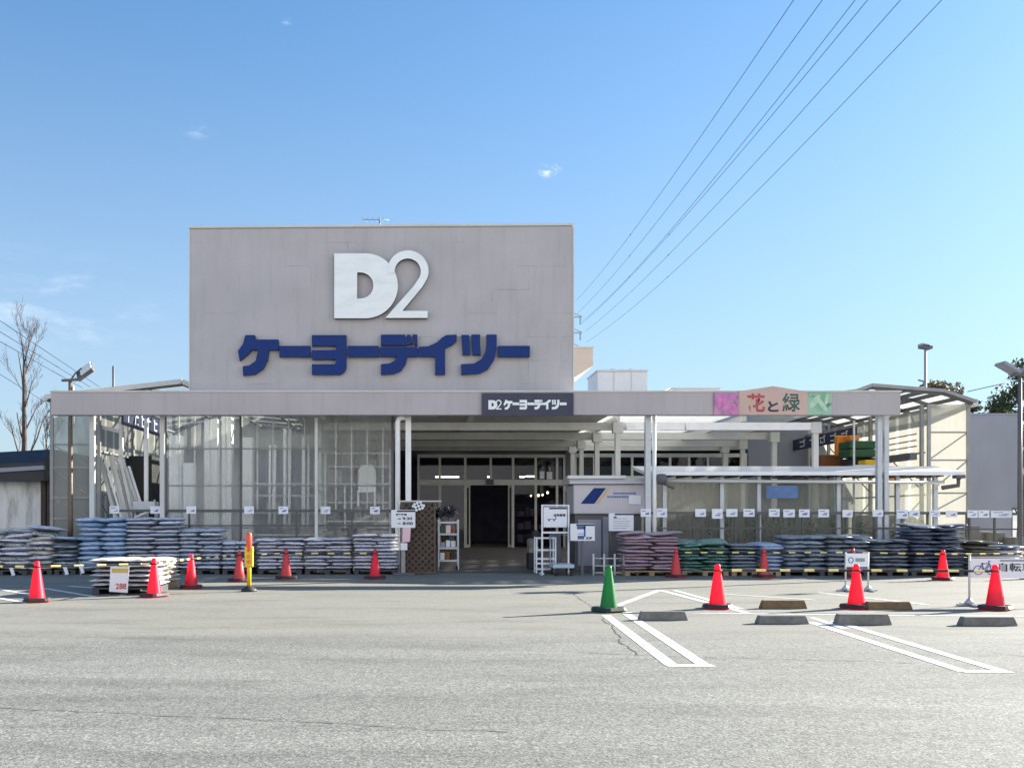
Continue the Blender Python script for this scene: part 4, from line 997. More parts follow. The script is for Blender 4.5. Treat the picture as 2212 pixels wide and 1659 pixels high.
# potted plants seen dimly behind the vinyl
M['leafdull'] = mat('potted_leaf', (.07,.09,.035), .7, var=.5, scale=5, rnd=.4)
M['pot'] = mat('pot_clay', (.16,.1,.07), .8, rnd=.3)
def leafball(mb, c, r, n, sz, rd, flat=1.0):
    for _ in range(n):
        d = Vector((rd.gauss(0,1), rd.gauss(0,1), rd.gauss(0,1)))
        d.normalize(); p = Vector(c)+Vector((d.x*r, d.y*r, d.z*r*flat))*rd.random()**.45
        a = Vector((rd.gauss(0,1), rd.gauss(0,1), rd.gauss(0,1))).normalized(); q = a.cross(Vector((rd.gauss(0,1), rd.gauss(0,1), rd.gauss(0,1)))).normalized()
        s = sz*rd.uniform(.6,1.4)
        mb.poly([p-a*s, p+q*s*.5, p+a*s, p-q*s*.5])
rd = random.Random(3)
for k in range(16):
    px = 1425+k*37; Y = 25.6+.25*(k % 3); x = GX(px,Y)
    t = thing('potted_plant', 'dull potted plant behind the hazy vinyl front, %s from left' % ORD[k+1], 'plant', (x,Y,0), 'potted plants in the shelter')
    b = MB(); b.lathe([(.1,0),(.16,.3),(.17,.32)], (x,Y,.5), 12); b.build('pot', M['pot'], t)
    b = MB(); leafball(b, (x,Y,1.1), .34, 260, .06, rd, 1.1); b.build('foliage', M['leafdull'], t, fix=False)
b = MB(); b.box(GX(1420,25.4), GX(2010,25.4), 25.3, 26.1, .42, .5)
for px in range(1425, 2011, 97): b.box(GX(px,25.5)-.03, GX(px,25.5)+.03, 25.4, 25.46, 0, .42)
tag(b.build('plant_bench', M['dgrey'], loc=(GX(1700,25.5),25.7,0)), 'long dark bench carrying the potted plants in the shelter', 'bench')

b = MB(); b.box(GX(1425,26.5), GX(1975,26.5), 26.5, 26.56, .05, GZ(1112,26.5)); tag(b.build('windbreak', M['dgrey'], loc=(GX(1700,26.5),26.5,0)), 'low dark windbreak board behind the potted plants of the shelter', 'panel')
# goods on the high rack along the right shed wall
rack('storage_rack', 'tall steel rack of tarps and crates along the right shed wall', 12.75, 13.75, 27.2, 38, (.2,1.6,2.98), m=M['steel'], h=4.3)
def block(px0, px1, py0, py1, Y, d, m, name, label, cat, bev=.03):
    x0, x1 = GX(px0,Y), GX(px1,Y)
    o = MB().box(x0, x1, Y, Y+d, GZ(py1,Y), GZ(py0,Y), bev=bev).build(name, m, loc=((x0+x1)/2, Y, GZ(py1,Y)))
    return tag(o, label, cat)
block(1775, 1822, 982, 1013, 29.9, .9, M['brown'], 'crate', 'brown crate on the high rack below the orange tarp', 'crate')
block(1808, 1834, 940, 985, 29.6, .25, M['orange'], 'tarp_roll', 'tall orange tarp bundle on the high rack', 'tarp', .06)
block(1836, 1857, 940, 951.5, 29.2, .4, M['orange'], 'crate', 'small orange crate on top of the green bundles', 'crate')
block(1836, 1896, 952, 969, 28.6, .8, M['dgreen'], 'net_bundle', 'upper dark green net bundle on the high rack', 'bundle', .03)
block(1836, 1896, 970, 987, 28.5, .8, M['dgreen'], 'net_bundle', 'lower dark green net bundle on the high rack', 'bundle', .03)
block(1840, 1890, 989, 1013, 28.8, .8, M['black'], 'crate', 'black crate on the high rack beside the yellow box', 'crate')
block(1870, 1897, 993, 1014, 28.0, .5, M['yellow'], 'box', 'yellow box on the high rack behind the steel columns', 'box')
block(1920, 1936, 1007, 1022, 27.2, .4, M['orange'], 'crate', 'orange red crate right of the paired columns, upper one', 'crate')
block(1920, 1936, 1026, 1040, 27.2, .4, M['orange'], 'crate', 'orange red crate right of the paired columns, lower one', 'crate')
for k, z in enumerate((3.45, 3.62, 3.8)):
    b = MB(); b.tube([(14.15,26.4,z+.04),(14.15,31,z)], .022, 6); tag(b.build('wall_rail', M['frame'], loc=(14.15,28.5,z)), 'thin steel rail along the right shed wall, %s from the bottom' % ORD[k+1], 'rail', 'thin rails along the right shed wall')
b = MB(); b.bar((14.05,26.35,3.2),(14.05,36,3.2), .2, .2); tag(b.build('cable_tray', M['dgrey'], loc=(14.05,31,3.2)), 'dark grey duct running along the right shed wall', 'duct')

# ------------------------------------------------------------------ kiosk booth and notice boards
YK = 25.0
kb = thing('kiosk', 'pale pink kiosk booth with navy slanted stripe beside the entrance', 'kiosk', (GX(1316,YK),YK,0))
b = MB(); b.box(GX(1239,YK), GX(1392,YK), YK, YK+1.2, GZ(1110,YK), GZ(1046,YK), bev=.03); b.build('head_panel', M['booth'], kb)
b = MB(); b.prismx([(YK-.12,GZ(1046,YK)+.01),(YK-.12,GZ(1041,YK)),(YK+.05,GZ(1034,YK)),(YK+1.15,GZ(1034,YK)),(YK+1.3,GZ(1042,YK)),(YK+1.3,GZ(1046,YK)+.01)], GX(1229,YK), GX(1396,YK)); b.build('cap', M['booth'], kb)
b = MB(); b.box(GX(1226,YK), GX(1352,YK), YK-.02, YK+.3, GZ(1034,YK)+.005, GZ(1027,YK)); b.build('roof_box', M['pale'], kb)
b = MB(); b.box(GX(1244,YK), GX(1388,YK), YK+.12, YK+1.1, 0, GZ(1110,YK)-.003); b.build('body', M['dgrey'], kb)
b = MB(); b.box(GX(1250,YK), GX(1300,YK), YK+.09, YK+.118, .15, GZ(1122,YK)); b.box(GX(1304,YK), GX(1316,YK), YK+.09, YK+.118, .1, GZ(1116,YK)); b.build('door', M['grey'], kb)
def para(p, m, y=YK-.006):
    b = MB(); b.prism([(GX(a,YK),GZ(c,YK)) for a, c in p], y, YK-.001); b.build('stripe', m, kb)
para([(1254,1088),(1283,1054),(1309,1054),(1284,1088)], M['blue']); 
M['gold'] = mat('gold_stripe', (.65,.45,.2), .5)
para([(1287,1088),(1312,1054),(1318,1054),(1293,1088)], M['gold'])
for z, p0, p1, h in ((1065.5,1325,1374,4),(1073,1312,1366,4)):
    b = MB(); x = p0
    while x < p1-1:
        w = random.uniform(1.5,3.2); b.box(GX(x,YK), GX(x+w,YK), YK-.004, YK-.001, GZ(z+h/2,YK), GZ(z-h/2,YK)); x += w+1.1
    b.build('print', M['textblue'], kb)
b = MB(); b.box(GX(1358,YK), GX(1384,YK), YK-.03, YK-.01, GZ(1089,YK), GZ(1070,YK)); b.build('notice', M['board'], kb)

def board(px0, px1, py0, py1, Y, label, name='notice_board', header=True):
    t = thing(name, label, 'notice', (GX((px0+px1)/2,Y),Y,0))
    X0, X1, Z0, Z1 = GX(px0,Y), GX(px1,Y), GZ(py1,Y), GZ(py0,Y)
    b = MB(); b.box(X0, X1, Y, Y+.03, Z0, Z1, bev=.008); b.build('panel', M['board'], t)
    if header: b = MB(); b.box(X0+(X1-X0)*.24, X1-.005, Y-.004, Y-.0005, Z1-.055, Z1-.012); b.build('header', M['navy'], t)
    return t, X0, X1, Z0, Z1
def lines(t, X0, X1, zs, Y, m, h=.018, rag=.3):
    b = MB()
    for z in zs:
        x = X0; e = X1-(X1-X0)*random.uniform(0, rag)
        while x < e:
            w = random.uniform(.02,.05); b.box(x, min(x+w, e), Y-.004, Y-.0005, z-h/2, z+h/2); x += w+.012
    b.build('print', m, t)
YO = 23.3
# opening hours board on a stand
t, X0, X1, Z0, Z1 = board(845, 897, 1101, 1140, YO, 'white opening hours board left of the lattice screen', 'opening_hours_board')
text('営業時間', X0+(X1-X0)*.42, Z1-.12, YO-.002, .27, .055, M['text'], t, bold=.03)
text('午前', X0+(X1-X0)*.33, Z1-.225, YO-.002, .09, .04, M['text'], t, bold=.02)
text('9:30', X0+(X1-X0)*.67, Z1-.22, YO-.002, .25, .075, M['text'], t, bold=.03)
text('午後', X0+(X1-X0)*.33, Z1-.345, YO-.002, .09, .04, M['text'], t, bold=.02)
text('8:00', X0+(X1-X0)*.69, Z1-.34, YO-.002, .26, .075, M['text'], t, bold=.03)
b = MB(); xm = (X0+X1)/2; b.box(xm-.05, xm+.05, YO+.04, YO+.1, .06, Z1-.05); b.build('post', M['frame'], t)
b = MB(); b.box(xm-.25, xm+.3, YO-.15, YO+.3, 0, .06, bev=.01); b.build('base', M['dgrey'], t)
b = MB(); x = GX(877,YO); b.prism([(x-.1,GZ(1171,YO)),(x+.1,GZ(1170,YO)),(x+.12,GZ(1139,YO)),(x-.08,GZ(1140,YO))], YO-.012, YO-.006); tag(b.build('paper_notice', M['pink'], loc=(x,YO-.01,GZ(1171,YO))), 'pink paper notice hanging under the opening hours board', 'paper')
b = MB(); x = GX(873,YO); b.box(x-.09, x+.08, YO-.012, YO-.004, GZ(1188,YO), GZ(1173,YO)); tag(b.build('paper_notice', M['board'], loc=(x,YO-.01,GZ(1188,YO))), 'small white paper notice below the pink one', 'paper')
# lattice screen
YX = 23.6
ls = thing('lattice_screen', 'brown wooden lattice screen beside the entrance', 'screen', (GX(904,YX),YX,0))
lx0, lx1, lz1 = GX(866,YX), GX(941,YX), GZ(1084,YX)
b = MB()
for x in (lx0, lx1-.05): b.box(x, x+.05, YX-.02, YX+.02, 0, lz1)
for z in (.03, lz1-.05): b.box(lx0+.05, lx1-.05, YX-.02, YX+.02, z, z+.05)
b.build('frame', M['wood'], ls)
def clipline(x, z, dx, dz):
    ts = []
    for (p, d, lo, hi) in ((x,dx,lx0+.05,lx1-.05),(z,dz,.08,lz1-.05)):
        a, c = (lo-p)/d, (hi-p)/d; ts.append((min(a,c), max(a,c)))
    return max(ts[0][0],ts[1][0]), min(ts[0][1],ts[1][1])
for sg, yo in ((1,-.008),(-1,.008)):
    b = MB(); s = -3.
    while s < 4:
        x, z = (lx0+lx1)/2+s, 1.0
        a, c = clipline(x, z, .7071, .7071*sg)
        if c-a > .05: b.bar((x+.7071*a, YX+yo, z+.7071*sg*a), (x+.7071*c, YX+yo, z+.7071*sg*c), .012, .05)
        s += .168
    b.build('slats', M['wood'], ls)
b = MB(); b.poly([(lx0+.05,YX+.035,.05),(lx1-.05,YX+.035,.05),(lx1-.05,YX+.035,lz1-.05),(lx0+.05,YX+.035,lz1-.05)])
M['backcloth'] = mat('dark_backing', (.06,.045,.035), .9); b.build('backing', M['backcloth'], ls)
b = MB(); b.box(lx0-.1, lx1+.15, YX-.03, YX+.05, lz1+.003, lz1+.035); b.build('top_rail', M['offwhite'], ls)
b = MB(); cx0, cz0 = GX(904,YX), GZ(1093,YX)
for i, (dx, dz) in enumerate(((0,0),(.075,.03),(-.075,-.03),(.03,-.075),(-.03,.075),(.1,-.05),(-.1,.045),(.05,.1),(-.05,-.1),(.135,.01),(-.135,.0))):
    c = Vector((cx0+dx, YX-.06, cz0+dz)); ring = [(c.x+.036*math.cos(a*math.pi/7), c.z+.036*math.sin(a*math.pi/7)) for a in range(14)]
    b.prism(ring, YX-.06, YX-.045)
tag(b.build('dot_ornament', M['board'], loc=(cx0,YX-.05,cz0)), 'cluster of white discs fixed at the top of the lattice screen', 'ornament')

# display cart left of the doors
YD = 25.2
ct = rack('display_cart', 'steel wheeled display cart with goods right of the lattice screen', GX(948,YD), GX(990,YD), YD, YD+.5, (.28,.62,1.0,1.32), m=M['steel'], h=1.4, post=.035)
for x in (GX(950,YD), GX(988,YD)):
    for y in (YD+.03, YD+.47): b = MB(); b.tube([(x-.02,y,.07),(x+.02,y,.07)], .06, 10); b.build('caster', M['black'], ct)
cols_ = ['board','pink','dgreen','brown','grey','board','textred','pale','wood','black']
gd = random.Random(11)
kx = 0
for li, z in enumerate((.308,.648,1.028)):
    x = GX(951,YD)
    for j in range(3):
        w = gd.uniform(.1,.15); h = gd.uniform(.12,.24); kx += 1
        o = MB().box(x, x+w, YD+.05, YD+.4, z, z+h, bev=.008).build('goods_box', M[gd.choice(cols_)], loc=(x+w/2,YD+.2,z))
        tag(o, 'small goods box on the %s shelf of the display cart, %s from left' % (['bottom','middle','upper'][li], ORD[j+1]), 'box', 'goods on the display cart'); x += w+.02
b = MB(); leafball(b, (GX(967,YD),YD+.25,1.62), .3, 90, .1, random.Random(4), .55)
M['darkgoods'] = mat('dark_goods', (.03,.03,.045), .6, var=.4); tag(b.build('umbrella_bundle', M['darkgoods'], loc=(GX(967,YD),YD+.25,1.4), fix=False), 'bundle of dark folded umbrellas on top of the display cart', 'umbrellas')

# white shelf cart, sign frame and flatbed trolley right of the doors
YG = 23.75
wc = thing('shelf_cart', 'white wire shelf cart in front of the right window', 'cart', (GX(1178,YG),YG,0))
xa, xb = GX(1159,YG), GX(1200,YG)
for x in (xa, xb):
    for y in (YG, YG+.4): b = MB(); b.box(x-.018, x+.018, y-.018, y+.018, .02, GZ(1160,YG)); b.build('post', M['board'], wc)
for py in (1162,1188,1207,1217,1229): b = MB(); b.box(xa+.018, xb-.018, YG-.015, YG+.41, GZ(py,YG)-.02, GZ(py,YG)+.02); b.build('shelf', M['board'], wc)
sf = thing('sign_frame', 'tall white steel frame carrying the pale blue notice', 'stand', (GX(1200,YG),YG-.3,0))
Yg = YG-.3; xa, xb = GX(1171,Yg), GX(1228,Yg)
for x in (xa, xb): b = MB(); b.box(x-.02, x+.02, Yg-.02, Yg+.02, .02, GZ(1090,Yg)); b.build('post', M['board'], sf)
b = MB(); b.box(xa+.02, xb-.02, Yg-.02, Yg+.02, GZ(1152,Yg), GZ(1148,Yg)); b.box(xa+.02, xb-.02, Yg-.02, Yg+.02, GZ(1093,Yg), GZ(1090,Yg)); b.box(xa-.05, xa-.02, Yg-.25, Yg+.25, 0, .05); b.build('crossbar', M['board'], sf)
for x in (xa, xb): b = MB(); b.box(x-.02, x+.02, Yg-.25, Yg-.021, .02, .06); b.box(x-.02, x+.02, Yg+.021, Yg+.25, .02, .06); b.build('foot', M['board'], sf)
t, X0, X1, Z0, Z1 = board(1174, 1225, 1095, 1139, Yg-.04, 'pale blue notice with trolley drawing on the tall white frame')
t.location.z = 0
text('台車置場', X0+(X1-X0)*.68, Z0+.31, Yg-.042, .3, .07, M['text'], t, bold=.03)
b = MB(); yv = Yg-.044
for (a, c, d, e) in ((.1,.3,.2,.215),(.3,.32,.2,.34),(.12,.16,.16,.2),(.25,.29,.16,.2)): b.box(X0+a, X0+c, yv, yv+.003, Z0+d, Z0+e)
b.build('pictogram', M['textblue'], t)
def rail_block(): pass
YV = 23.2
t, X0, X1, Z0, Z1 = board(1232, 1285, 1131, 1168, YV, 'blue and white notice with drawing on a post beside the flatbed trolley')
b = MB(); w = X1-X0
for (a, c, d, e) in ((.27,.62,.29,.37),(.55,.62,.1,.37),(.3,.58,.17,.185),(.3,.56,.04,.13)): b.box(X0+w*a, X0+w*c, YV-.004, YV-.0005, Z0+d, Z0+e)
b.build('pictogram', M['textblue'], t)
text('返却', X0+w*.76, Z0+.07, YV-.002, .15, .07, M['text'], t, bold=.03)
b = MB(); xm = (X0+X1)/2; b.box(xm-.03, xm+.03, YV+.035, YV+.09, 0, Z1-.05); b.build('post', M['dgrey'], t)
YM = 24.5
t, X0, X1, Z0, Z1 = board(1315, 1369, 1108, 1147, YM, 'white notice with small print in front of the kiosk body')
lines(t, X0+.12, X1-.05, (Z0+.33,Z0+.26,Z0+.2,Z0+.14,Z0+.08), YM, M['grey'])
b = MB(); b.box(X0+.13, X0+.21, YM-.004, YM-.0005, Z1-.13, Z1-.09); b.build('print', M['text'], t)
b = MB(); xm = (X0+X1)/2
for x in (X0+.05, X1-.05): b.box(x-.02, x+.02, YM+.035, YM+.08, 0, Z1-.05)
b.build('post', M['dgrey'], t)
# grey cage/board behind the notice
ft = thing('flatbed_trolley', 'flatbed trolley with pale deck and dark handle beside the sign frame', 'trolley', (GX(1216,YV),YV,0))
xa, xb = GX(1192,YV), GX(1237,YV)
b = MB(); b.prism([(xa,.2),(xb,.2),(xb,.29),(xa,.29)], YV-.25, YV+.5); b.build('deck', mat('trolley_deck', (.45,.55,.62), .5), ft)
b = MB(); b.tube([(xa+.03,YV+.45,.25),(xa+.03,YV+.5,1.0),(xb-.03,YV+.5,1.0),(xb-.03,YV+.45,.25)], .02, 8); b.build('handle', M['steel'], ft)
for x in (xa+.07, xb-.07):
    for y in (YV-.18, YV+.42): b = MB(); b.tube([(x-.025,y,.09),(x+.025,y,.09)], .088, 12); b.build('wheel', M['black'], ft)
b = MB(); b.box(GX(1192,24.2), GX(1212,24.2), 24.2, 24.7, 0, GZ(1152,24.2), bev=.02)
tag(b.build('waste_bin', M['dgrey'], loc=(GX(1202,24.2),24.4,0)), 'dark grey waste bin behind the flatbed trolley', 'bin')
# pipe rack
YI = 23.25
pr = thing('pipe_rack', 'low pale steel pipe rack in front of the kiosk', 'rack', (GX(1315,YI),YI,0))
for px in (1282,1305,1328,1345+3,1376):
    b = MB(); b.tube([(GX(px,YI),YI,0),(GX(px,YI),YI,GZ(1196,YI))], .026, 8); b.build('post', M['offwhite'], pr)
for py in (1206, 1222, 1237): b = MB(); b.tube([(GX(1282,YI),YI+.03,GZ(py,YI)),(GX(1376,YI),YI+.03,GZ(py,YI))], .016, 8); b.build('rail', M['offwhite'], pr)
Yw = YS-.02
for k, (a, c, y0, y1) in enumerate(((1166,1176,1018,1034),(1181,1193,1019,1035))):
    b = MB(); b.box(GX(a,Yw), GX(c,Yw), Yw-.004, Yw+.002, GZ(y1,Yw), GZ(y0,Yw)); tag(b.build('poster', M['board'], loc=(GX(a,Yw),Yw,GZ(y1,Yw))), ['white poster on the glass above the pendant lamps, left one','white poster on the glass above the pendant lamps, right one'][k], 'poster')
Yw = 26.4
b = MB(); b.prismx([(Yw,GZ(1061,Yw)),(Yw+.35,GZ(1062,Yw)),(Yw+.35,GZ(1034,Yw)),(Yw,GZ(1031,Yw))], GX(1224,Yw), GX(1224,Yw)+.1); tag(b.build('side_sign', M['pale'], loc=(GX(1224,Yw),Yw,GZ(1061,Yw))), 'pale small sign box projecting left of the kiosk cap', 'sign')
for k, (px, h) in enumerate(((918,.5),(931,.8),(944,.65),(960,.9),(976,.75),(990,.6))):
    Y = 35.3; x = GX(px,Y); o = MB().box(x-.1, x+.1, Y, Y+.3, .362, .36+h*1.6, bev=.02).build('goods_box', M[['booth','grey','pale','brown','board','dgreen'][k]], loc=(x,Y,.36))
    tag(o, 'goods standing inside the window left of the doors, %s from left' % ORD[k+1], 'goods', 'goods inside the window left of the doors')
# goods by the doors, seen through the glass
YE = 35.4
rack('goods_shelf', 'dark goods shelf inside the window right of the doors', GX(1116,YE), GX(1202,YE), YE, YE+.5, (.5,1.0,1.5,1.95), m=M['dgrey'])
gd = random.Random(5); kq = 0
for li, z in enumerate((.53,1.03,1.53)):
    x = GX(1119,YE); j = 0
    while x < GX(1198,YE)-.15:
        w = gd.uniform(.14,.26); h = gd.uniform(.15,.36); j += 1
        o = MB().box(x, x+w, YE+.04, YE+.4, z, z+h, bev=.01).build('goods_box', M[gd.choice(['board','pink','pale','brown','grey','booth'])], loc=(x+w/2,YE+.2,z))
        tag(o, 'goods box on the %s shelf inside the right window, %s from left' % (['bottom','middle','upper'][li], ORD[j]), 'box', 'goods on the shelf right of the doors'); x += w+.03
block(1143, 1163, 1163, 1215, 26.0, .6, M['ware'], 'covered_load', 'covered load of garden goods left of the shelf cart', 'goods', .08)
block(1142, 1172, 1195, 1232, 25.2, .6, M['black'], 'tool_crate', 'black crate under the covered load beside the shelf cart', 'crate', .04)
block(1150, 1166, 1145, 1165, 25.6, .4, M['black'], 'tool_bag', 'black round bag on the covered load beside the shelf cart', 'bag', .09)

# ------------------------------------------------------------------ cones and bars
CONE_PARTS = {}
def make_cone(name, col):
    t = thing(name, '', 'traffic cone')
    b = MB(); b.lathe([(.14,.03),(.136,.05),(.05,.62),(.046,.635),(.046,.66),(.038,.69),(.026,.7)], n=24); b.build('body', col, t, world=False)
    b = MB(); b.box(-.19,.19,-.19,.19,.002,.03, bev=.012); b.build('base_plate', col, t, world=False)
    b = MB()
    n = 4; prof = [(.15,.03),(.155,.075),(.21,.075),(.23,.03)]
    rings = []
    for rr, z in prof:
        ring = []
        for k in range(24):
            a = 2*math.pi*k/24; q = 1/max(abs(math.cos(a)), abs(math.sin(a))); q = min(q, 1.22) if rr > .17 else 1
            ring.append(b.bm.verts.new((rr*q*math.cos(a)*.97, rr*q*math.sin(a)*.97, z)))
        rings.append(ring)
    for i in range(4):
        A, B = rings[i], rings[(i+1) % 4]
        for k in range(24): b.bm.faces.new((A[k],A[(k+1)%24],B[(k+1)%24],B[k]))
    b.build('weight', M['black'], t, world=False)
    return t
CONES = [  # px, base py, label, colour
 (80,1300,'sunlit red cone nearest the left frame edge','red'),
 (333,1289,'sunlit red cone at the front corner of the sale pallet','red'),
 (413,1271,'sunlit red cone just right of the sale pallets','red'),
 (517,1256,'shaded red cone behind the yellow bollard','redshade'),
 (618,1250,'shaded red cone in front of the striped white stack','redshade'),
 (810,1250,'sunlit red cone in front of the stack nearest the lattice screen','red'),
 (1315,1321,'green traffic cone at the painted parking lines','green'),
 (1460,1247,'shaded red cone between the pink and green stacks','redshade'),
 (1550,1314,'sunlit red cone nearest the green cone','red'),
 (1650,1247,'shaded red cone in front of the short light blue stack','redshade'),
 (1850,1314,'sunlit red cone in front of the bicycle notice','red'),
 (1842,1247,'shaded red cone behind the bicycle notice','redshade'),
 (2037,1253,'red cone in front of the tall navy stack','red'),
 (2150,1317,'sunlit red cone in front of the bicycle banner','red'),
 (2235,1250,'red cone just past the right frame edge','red'),
]
protos = {}
conepos = []
for px, py, lb, cl in CONES:
    Y = GY(py); x = GX(px,Y)
    if cl not in protos: protos[cl] = make_cone('traffic_cone', M[cl]); o = protos[cl]
    else: o = dup(protos[cl])
    o.location = (x, Y, 0); o.rotation_euler = (0, 0, random.uniform(.3,1.2)); tag(o, lb, 'traffic cone', 'cones in front of the bag stacks')
    conepos.append((x, Y))
def cone_bar(i, j, label, dark=False, ext=0):
    a = Vector((*conepos[i], .6)); c = Vector((*conepos[j], .6)) if isinstance(j, int) else Vector(j)
    t = thing('cone_bar', label, 'barrier bar', a, 'striped bars resting on the cones')
    d = c-a; L = d.length; d.normalize()
    b = MB(); s = .0; k = 0
    while s < L:
        e = min(L, s+(.16 if k % 2 else .22)); b.tube([a+d*s, a+d*e], .019, 8, m=k % 2, caps=False); s = e; k += 1
    b.build('bar', [M['black'], M['byellow']], t)
    for p in (a, c):
        b = MB(); ring = [(p.x+.062*math.cos(q*math.pi/8), p.y+.062*math.sin(q*math.pi/8), p.z) for q in range(17)]
        b.tube(ring, .011, 6, caps=False); b.build('ring', M['black'], t)
cone_bar(0, (-8.6,15.9,.6), 'striped bar running out of frame from the leftmost cone')
cone_bar(0, 1, 'striped bar in front of the sale pallet')
cone_bar(1, 2, 'striped bar along the sunlit side of the sale pallets')
cone_bar(2, 3, 'striped bar reaching from the sale pallets to the cone behind the bollard')
cone_bar(3, 4, 'striped bar behind the yellow bollard')
cone_bar(4, 5, 'striped bar in front of the lavender white stack')
cone_bar(7, 9, 'striped bar in front of the green stack')
cone_bar(9, 11, 'striped bar in front of the slate stacks')
cone_bar(11, 12, 'striped bar in front of the dark stack')
cone_bar(12, 14, 'striped bar right of the cone at the tall navy stack')
cone_bar(8, 10, 'near striped bar left of the bicycle notice cone')
cone_bar(10, 13, 'near striped bar right of the bicycle notice cone')
for k, (px, py, w, h) in enumerate(((24,1233,9,22),(140,1231,9,18),(174,1228,7,14))):
    Y = 22.9; x = GX(px,Y); z = GZ(py,Y); b = MB(); b.prism([(x-.06,z+.1),(x+.02,z-.12),(x+.1,z-.1),(x+.03,z+.12)], Y, Y+.006)
    b.tube([(x-.01,Y+.003,z+.1),(x-.03,Y+.003,z+.22)], .004, 5); b.tube([(x,Y+.01,z-.1),(x,Y+.02,0.0)], .006, 5)
    tag(b.build('price_tag', M['board'], loc=(x,Y,0)), 'small tilted white price tag at the foot of the left bags, %s from left' % ORD[k+1], 'tag', 'price tags at the foot of the left bags')
# price notice on the sale pallet
Yn = 17.05
pn = thing('price_notice', 'white and yellow price notice reading 288 on the sale pallet', 'notice', (GX(257,Yn),Yn,GZ(1281,Yn)))
x0_, x1_, za, zb_ = GX(238,Yn), GX(278,Yn), GZ(1280,Yn), GZ(1224,Yn)
b = MB(); b.prism([(x0_-.02,za+.02),(x1_-.02,za),(x1_+.01,zb_),(x0_+.005,zb_)], Yn, Yn+.006); b.build('sheet', M['board'], pn)
b = MB(); b.box(x0_+.03, x1_-.01, Yn-.004, Yn-.001, zb_-.11, zb_-.03); b.build('header', mat('notice_yellow', (.6,.48,.1), .6), pn)
text('288', (x0_+x1_)/2+.03, za+.12, Yn-.001, .2, .11, M['textred'], pn, bold=.02)
# guide bollard
Yb = 18.05; xb_ = GX(538,Yb)
bo = thing('guide_bollard', 'yellow guide bollard with orange top and black base', 'bollard', (xb_,Yb,0))
b = MB(); b.lathe([(.155,0),(.155,.03),(.13,.06),(.06,.1),(.04,.11)], (xb_,Yb,0), 20); b.build('base', M['black'], bo)
b = MB(); b.tube([(xb_,Yb,.1),(xb_,Yb,.8)], .042, 14); b.build('pole', M['yellow'], bo)
b = MB(); b.box(xb_-.085, xb_+.085, Yb-.05, Yb+.05, .47, .88, bev=.03); pl = b.build('plate', M['yellow'], bo)
text('車両進入禁止'[0], xb_, .8, Yb-.052, .08, .08, M['textred'], pl); text('止', xb_, .69, Yb-.052, .08, .08, M['textred'], pl); text('め', xb_, .58, Yb-.052, .08, .08, M['textred'], pl)
b = MB(); b.lathe([(.05,.8),(.056,.86),(.056,1.1),(.045,1.14),(.02,1.15)], (xb_,Yb,0), 16); b.build('top', mat('bollard_orange', (.85,.08,.03), .35), bo)

# bicycle notice on posts, and bicycle banner
def bike(b, cx, cz, s, y, th=.012):
    for dx in (-.52, .52):
        pts = [(cx+s*(dx+.36*math.cos(a*math.pi/10)), y, cz+s*.36*math.sin(a*math.pi/10)) for a in range(21)]
        b.tube(pts, th, 5, caps=False)
    P = {'bb': (-.08,-.02), 'rw': (-.52,0), 'fw': (.52,0), 'seat': (-.2,.5), 'head': (.36,.55), 'hb': (.3,.72), 'hb2': (.46,.72), 's1': (-.3,.55), 's2': (-.1,.55)}
    for a, c in (('rw','bb'),('bb','seat'),('bb','head'),('seat','head'),('rw','seat'),('fw','head'),('head','hb'),('hb','hb2'),('s1','s2')):
        b.tube([(cx+s*P[a][0],y,cz+s*P[a][1]),(cx+s*P[c][0],y,cz+s*P[c][1])], th, 5)
Yi = GY(1277)
nb = thing('bicycle_notice', 'small white bicycle notice on two footed posts behind a red cone', 'notice', (GX(1850,Yi),Yi,0))
X0, X1, Z0, Z1 = GX(1827,Yi), GX(1876,Yi), GZ(1224,Yi), GZ(1195,Yi)
b = MB(); b.box(X0+.01, X1-.01, Yi-.02, Yi-.008, Z0, Z1); b.build('panel', M['board'], nb)
for x in (X0, X1):
    b = MB(); b.tube([(x,Yi+.01,.03),(x,Yi+.01,Z1+.02)], .016, 8); b.build('post', M['offwhite'], nb)
    b = MB(); b.bar((x-.17,Yi+.01,.02),(x+.17,Yi+.01,.02), .05, .03); b.bar((x,Yi-.22,.0201),(x,Yi+.22,.0201), .05, .028); b.lathe([(.09,.035),(.02,.12)], (x,Yi+.01,0), 8); b.build('foot', M['steel'], nb)
b = MB(); b.box(X0+.18, X0+.36, Yi-.024, Yi-.021, Z0+.1, Z0+.17); b.build('print', M['grey'], nb)
b = MB(); b.tube([(X0+.09+.045*math.cos(a*math.pi/8), Yi-.023, Z0+.13+.055*math.sin(a*math.pi/8)) for a in range(17)], .008, 5); b.build('pictogram', M['textblue'], nb)
Yj = GY(1320)+.25
bn = thing('bicycle_banner', 'white bicycle parking banner with bicycle drawing at the right edge', 'banner', (GX(2160,Yj),Yj,0))
Yk2 = 15.0
def bx(px): return GX(px,Yk2)
b = MB(); X0, X1, Z0, Z1 = GX(2097,Yk2), GX(2300,Yk2), GZ(1248,Yk2), GZ(1206,Yk2)
bn.location = (GX(2160,Yk2),Yk2,0); ROOT[bn.name] = Vector(bn.location)
b.box(X0, X1, Yk2, Yk2+.012, Z0, Z1); b.build('panel', M['board'], bn)
b = MB(); bike(b, GX(2127,Yk2), GZ(1231,Yk2), .2, Yk2-.006, .006); b.build('pictogram', M['textblue'], bn)
text('自転車置場', GX(2222,Yk2), GZ(1225,Yk2), Yk2-.002, GX(2290,Yk2)-GX(2158,Yk2), .14, M['text'], bn, bold=.014)
b = MB(); b.box(GX(2160,Yk2), X1, Yk2-.003, Yk2-.0005, Z1-.05, Z1-.02); b.build('header', M['grey'], bn)
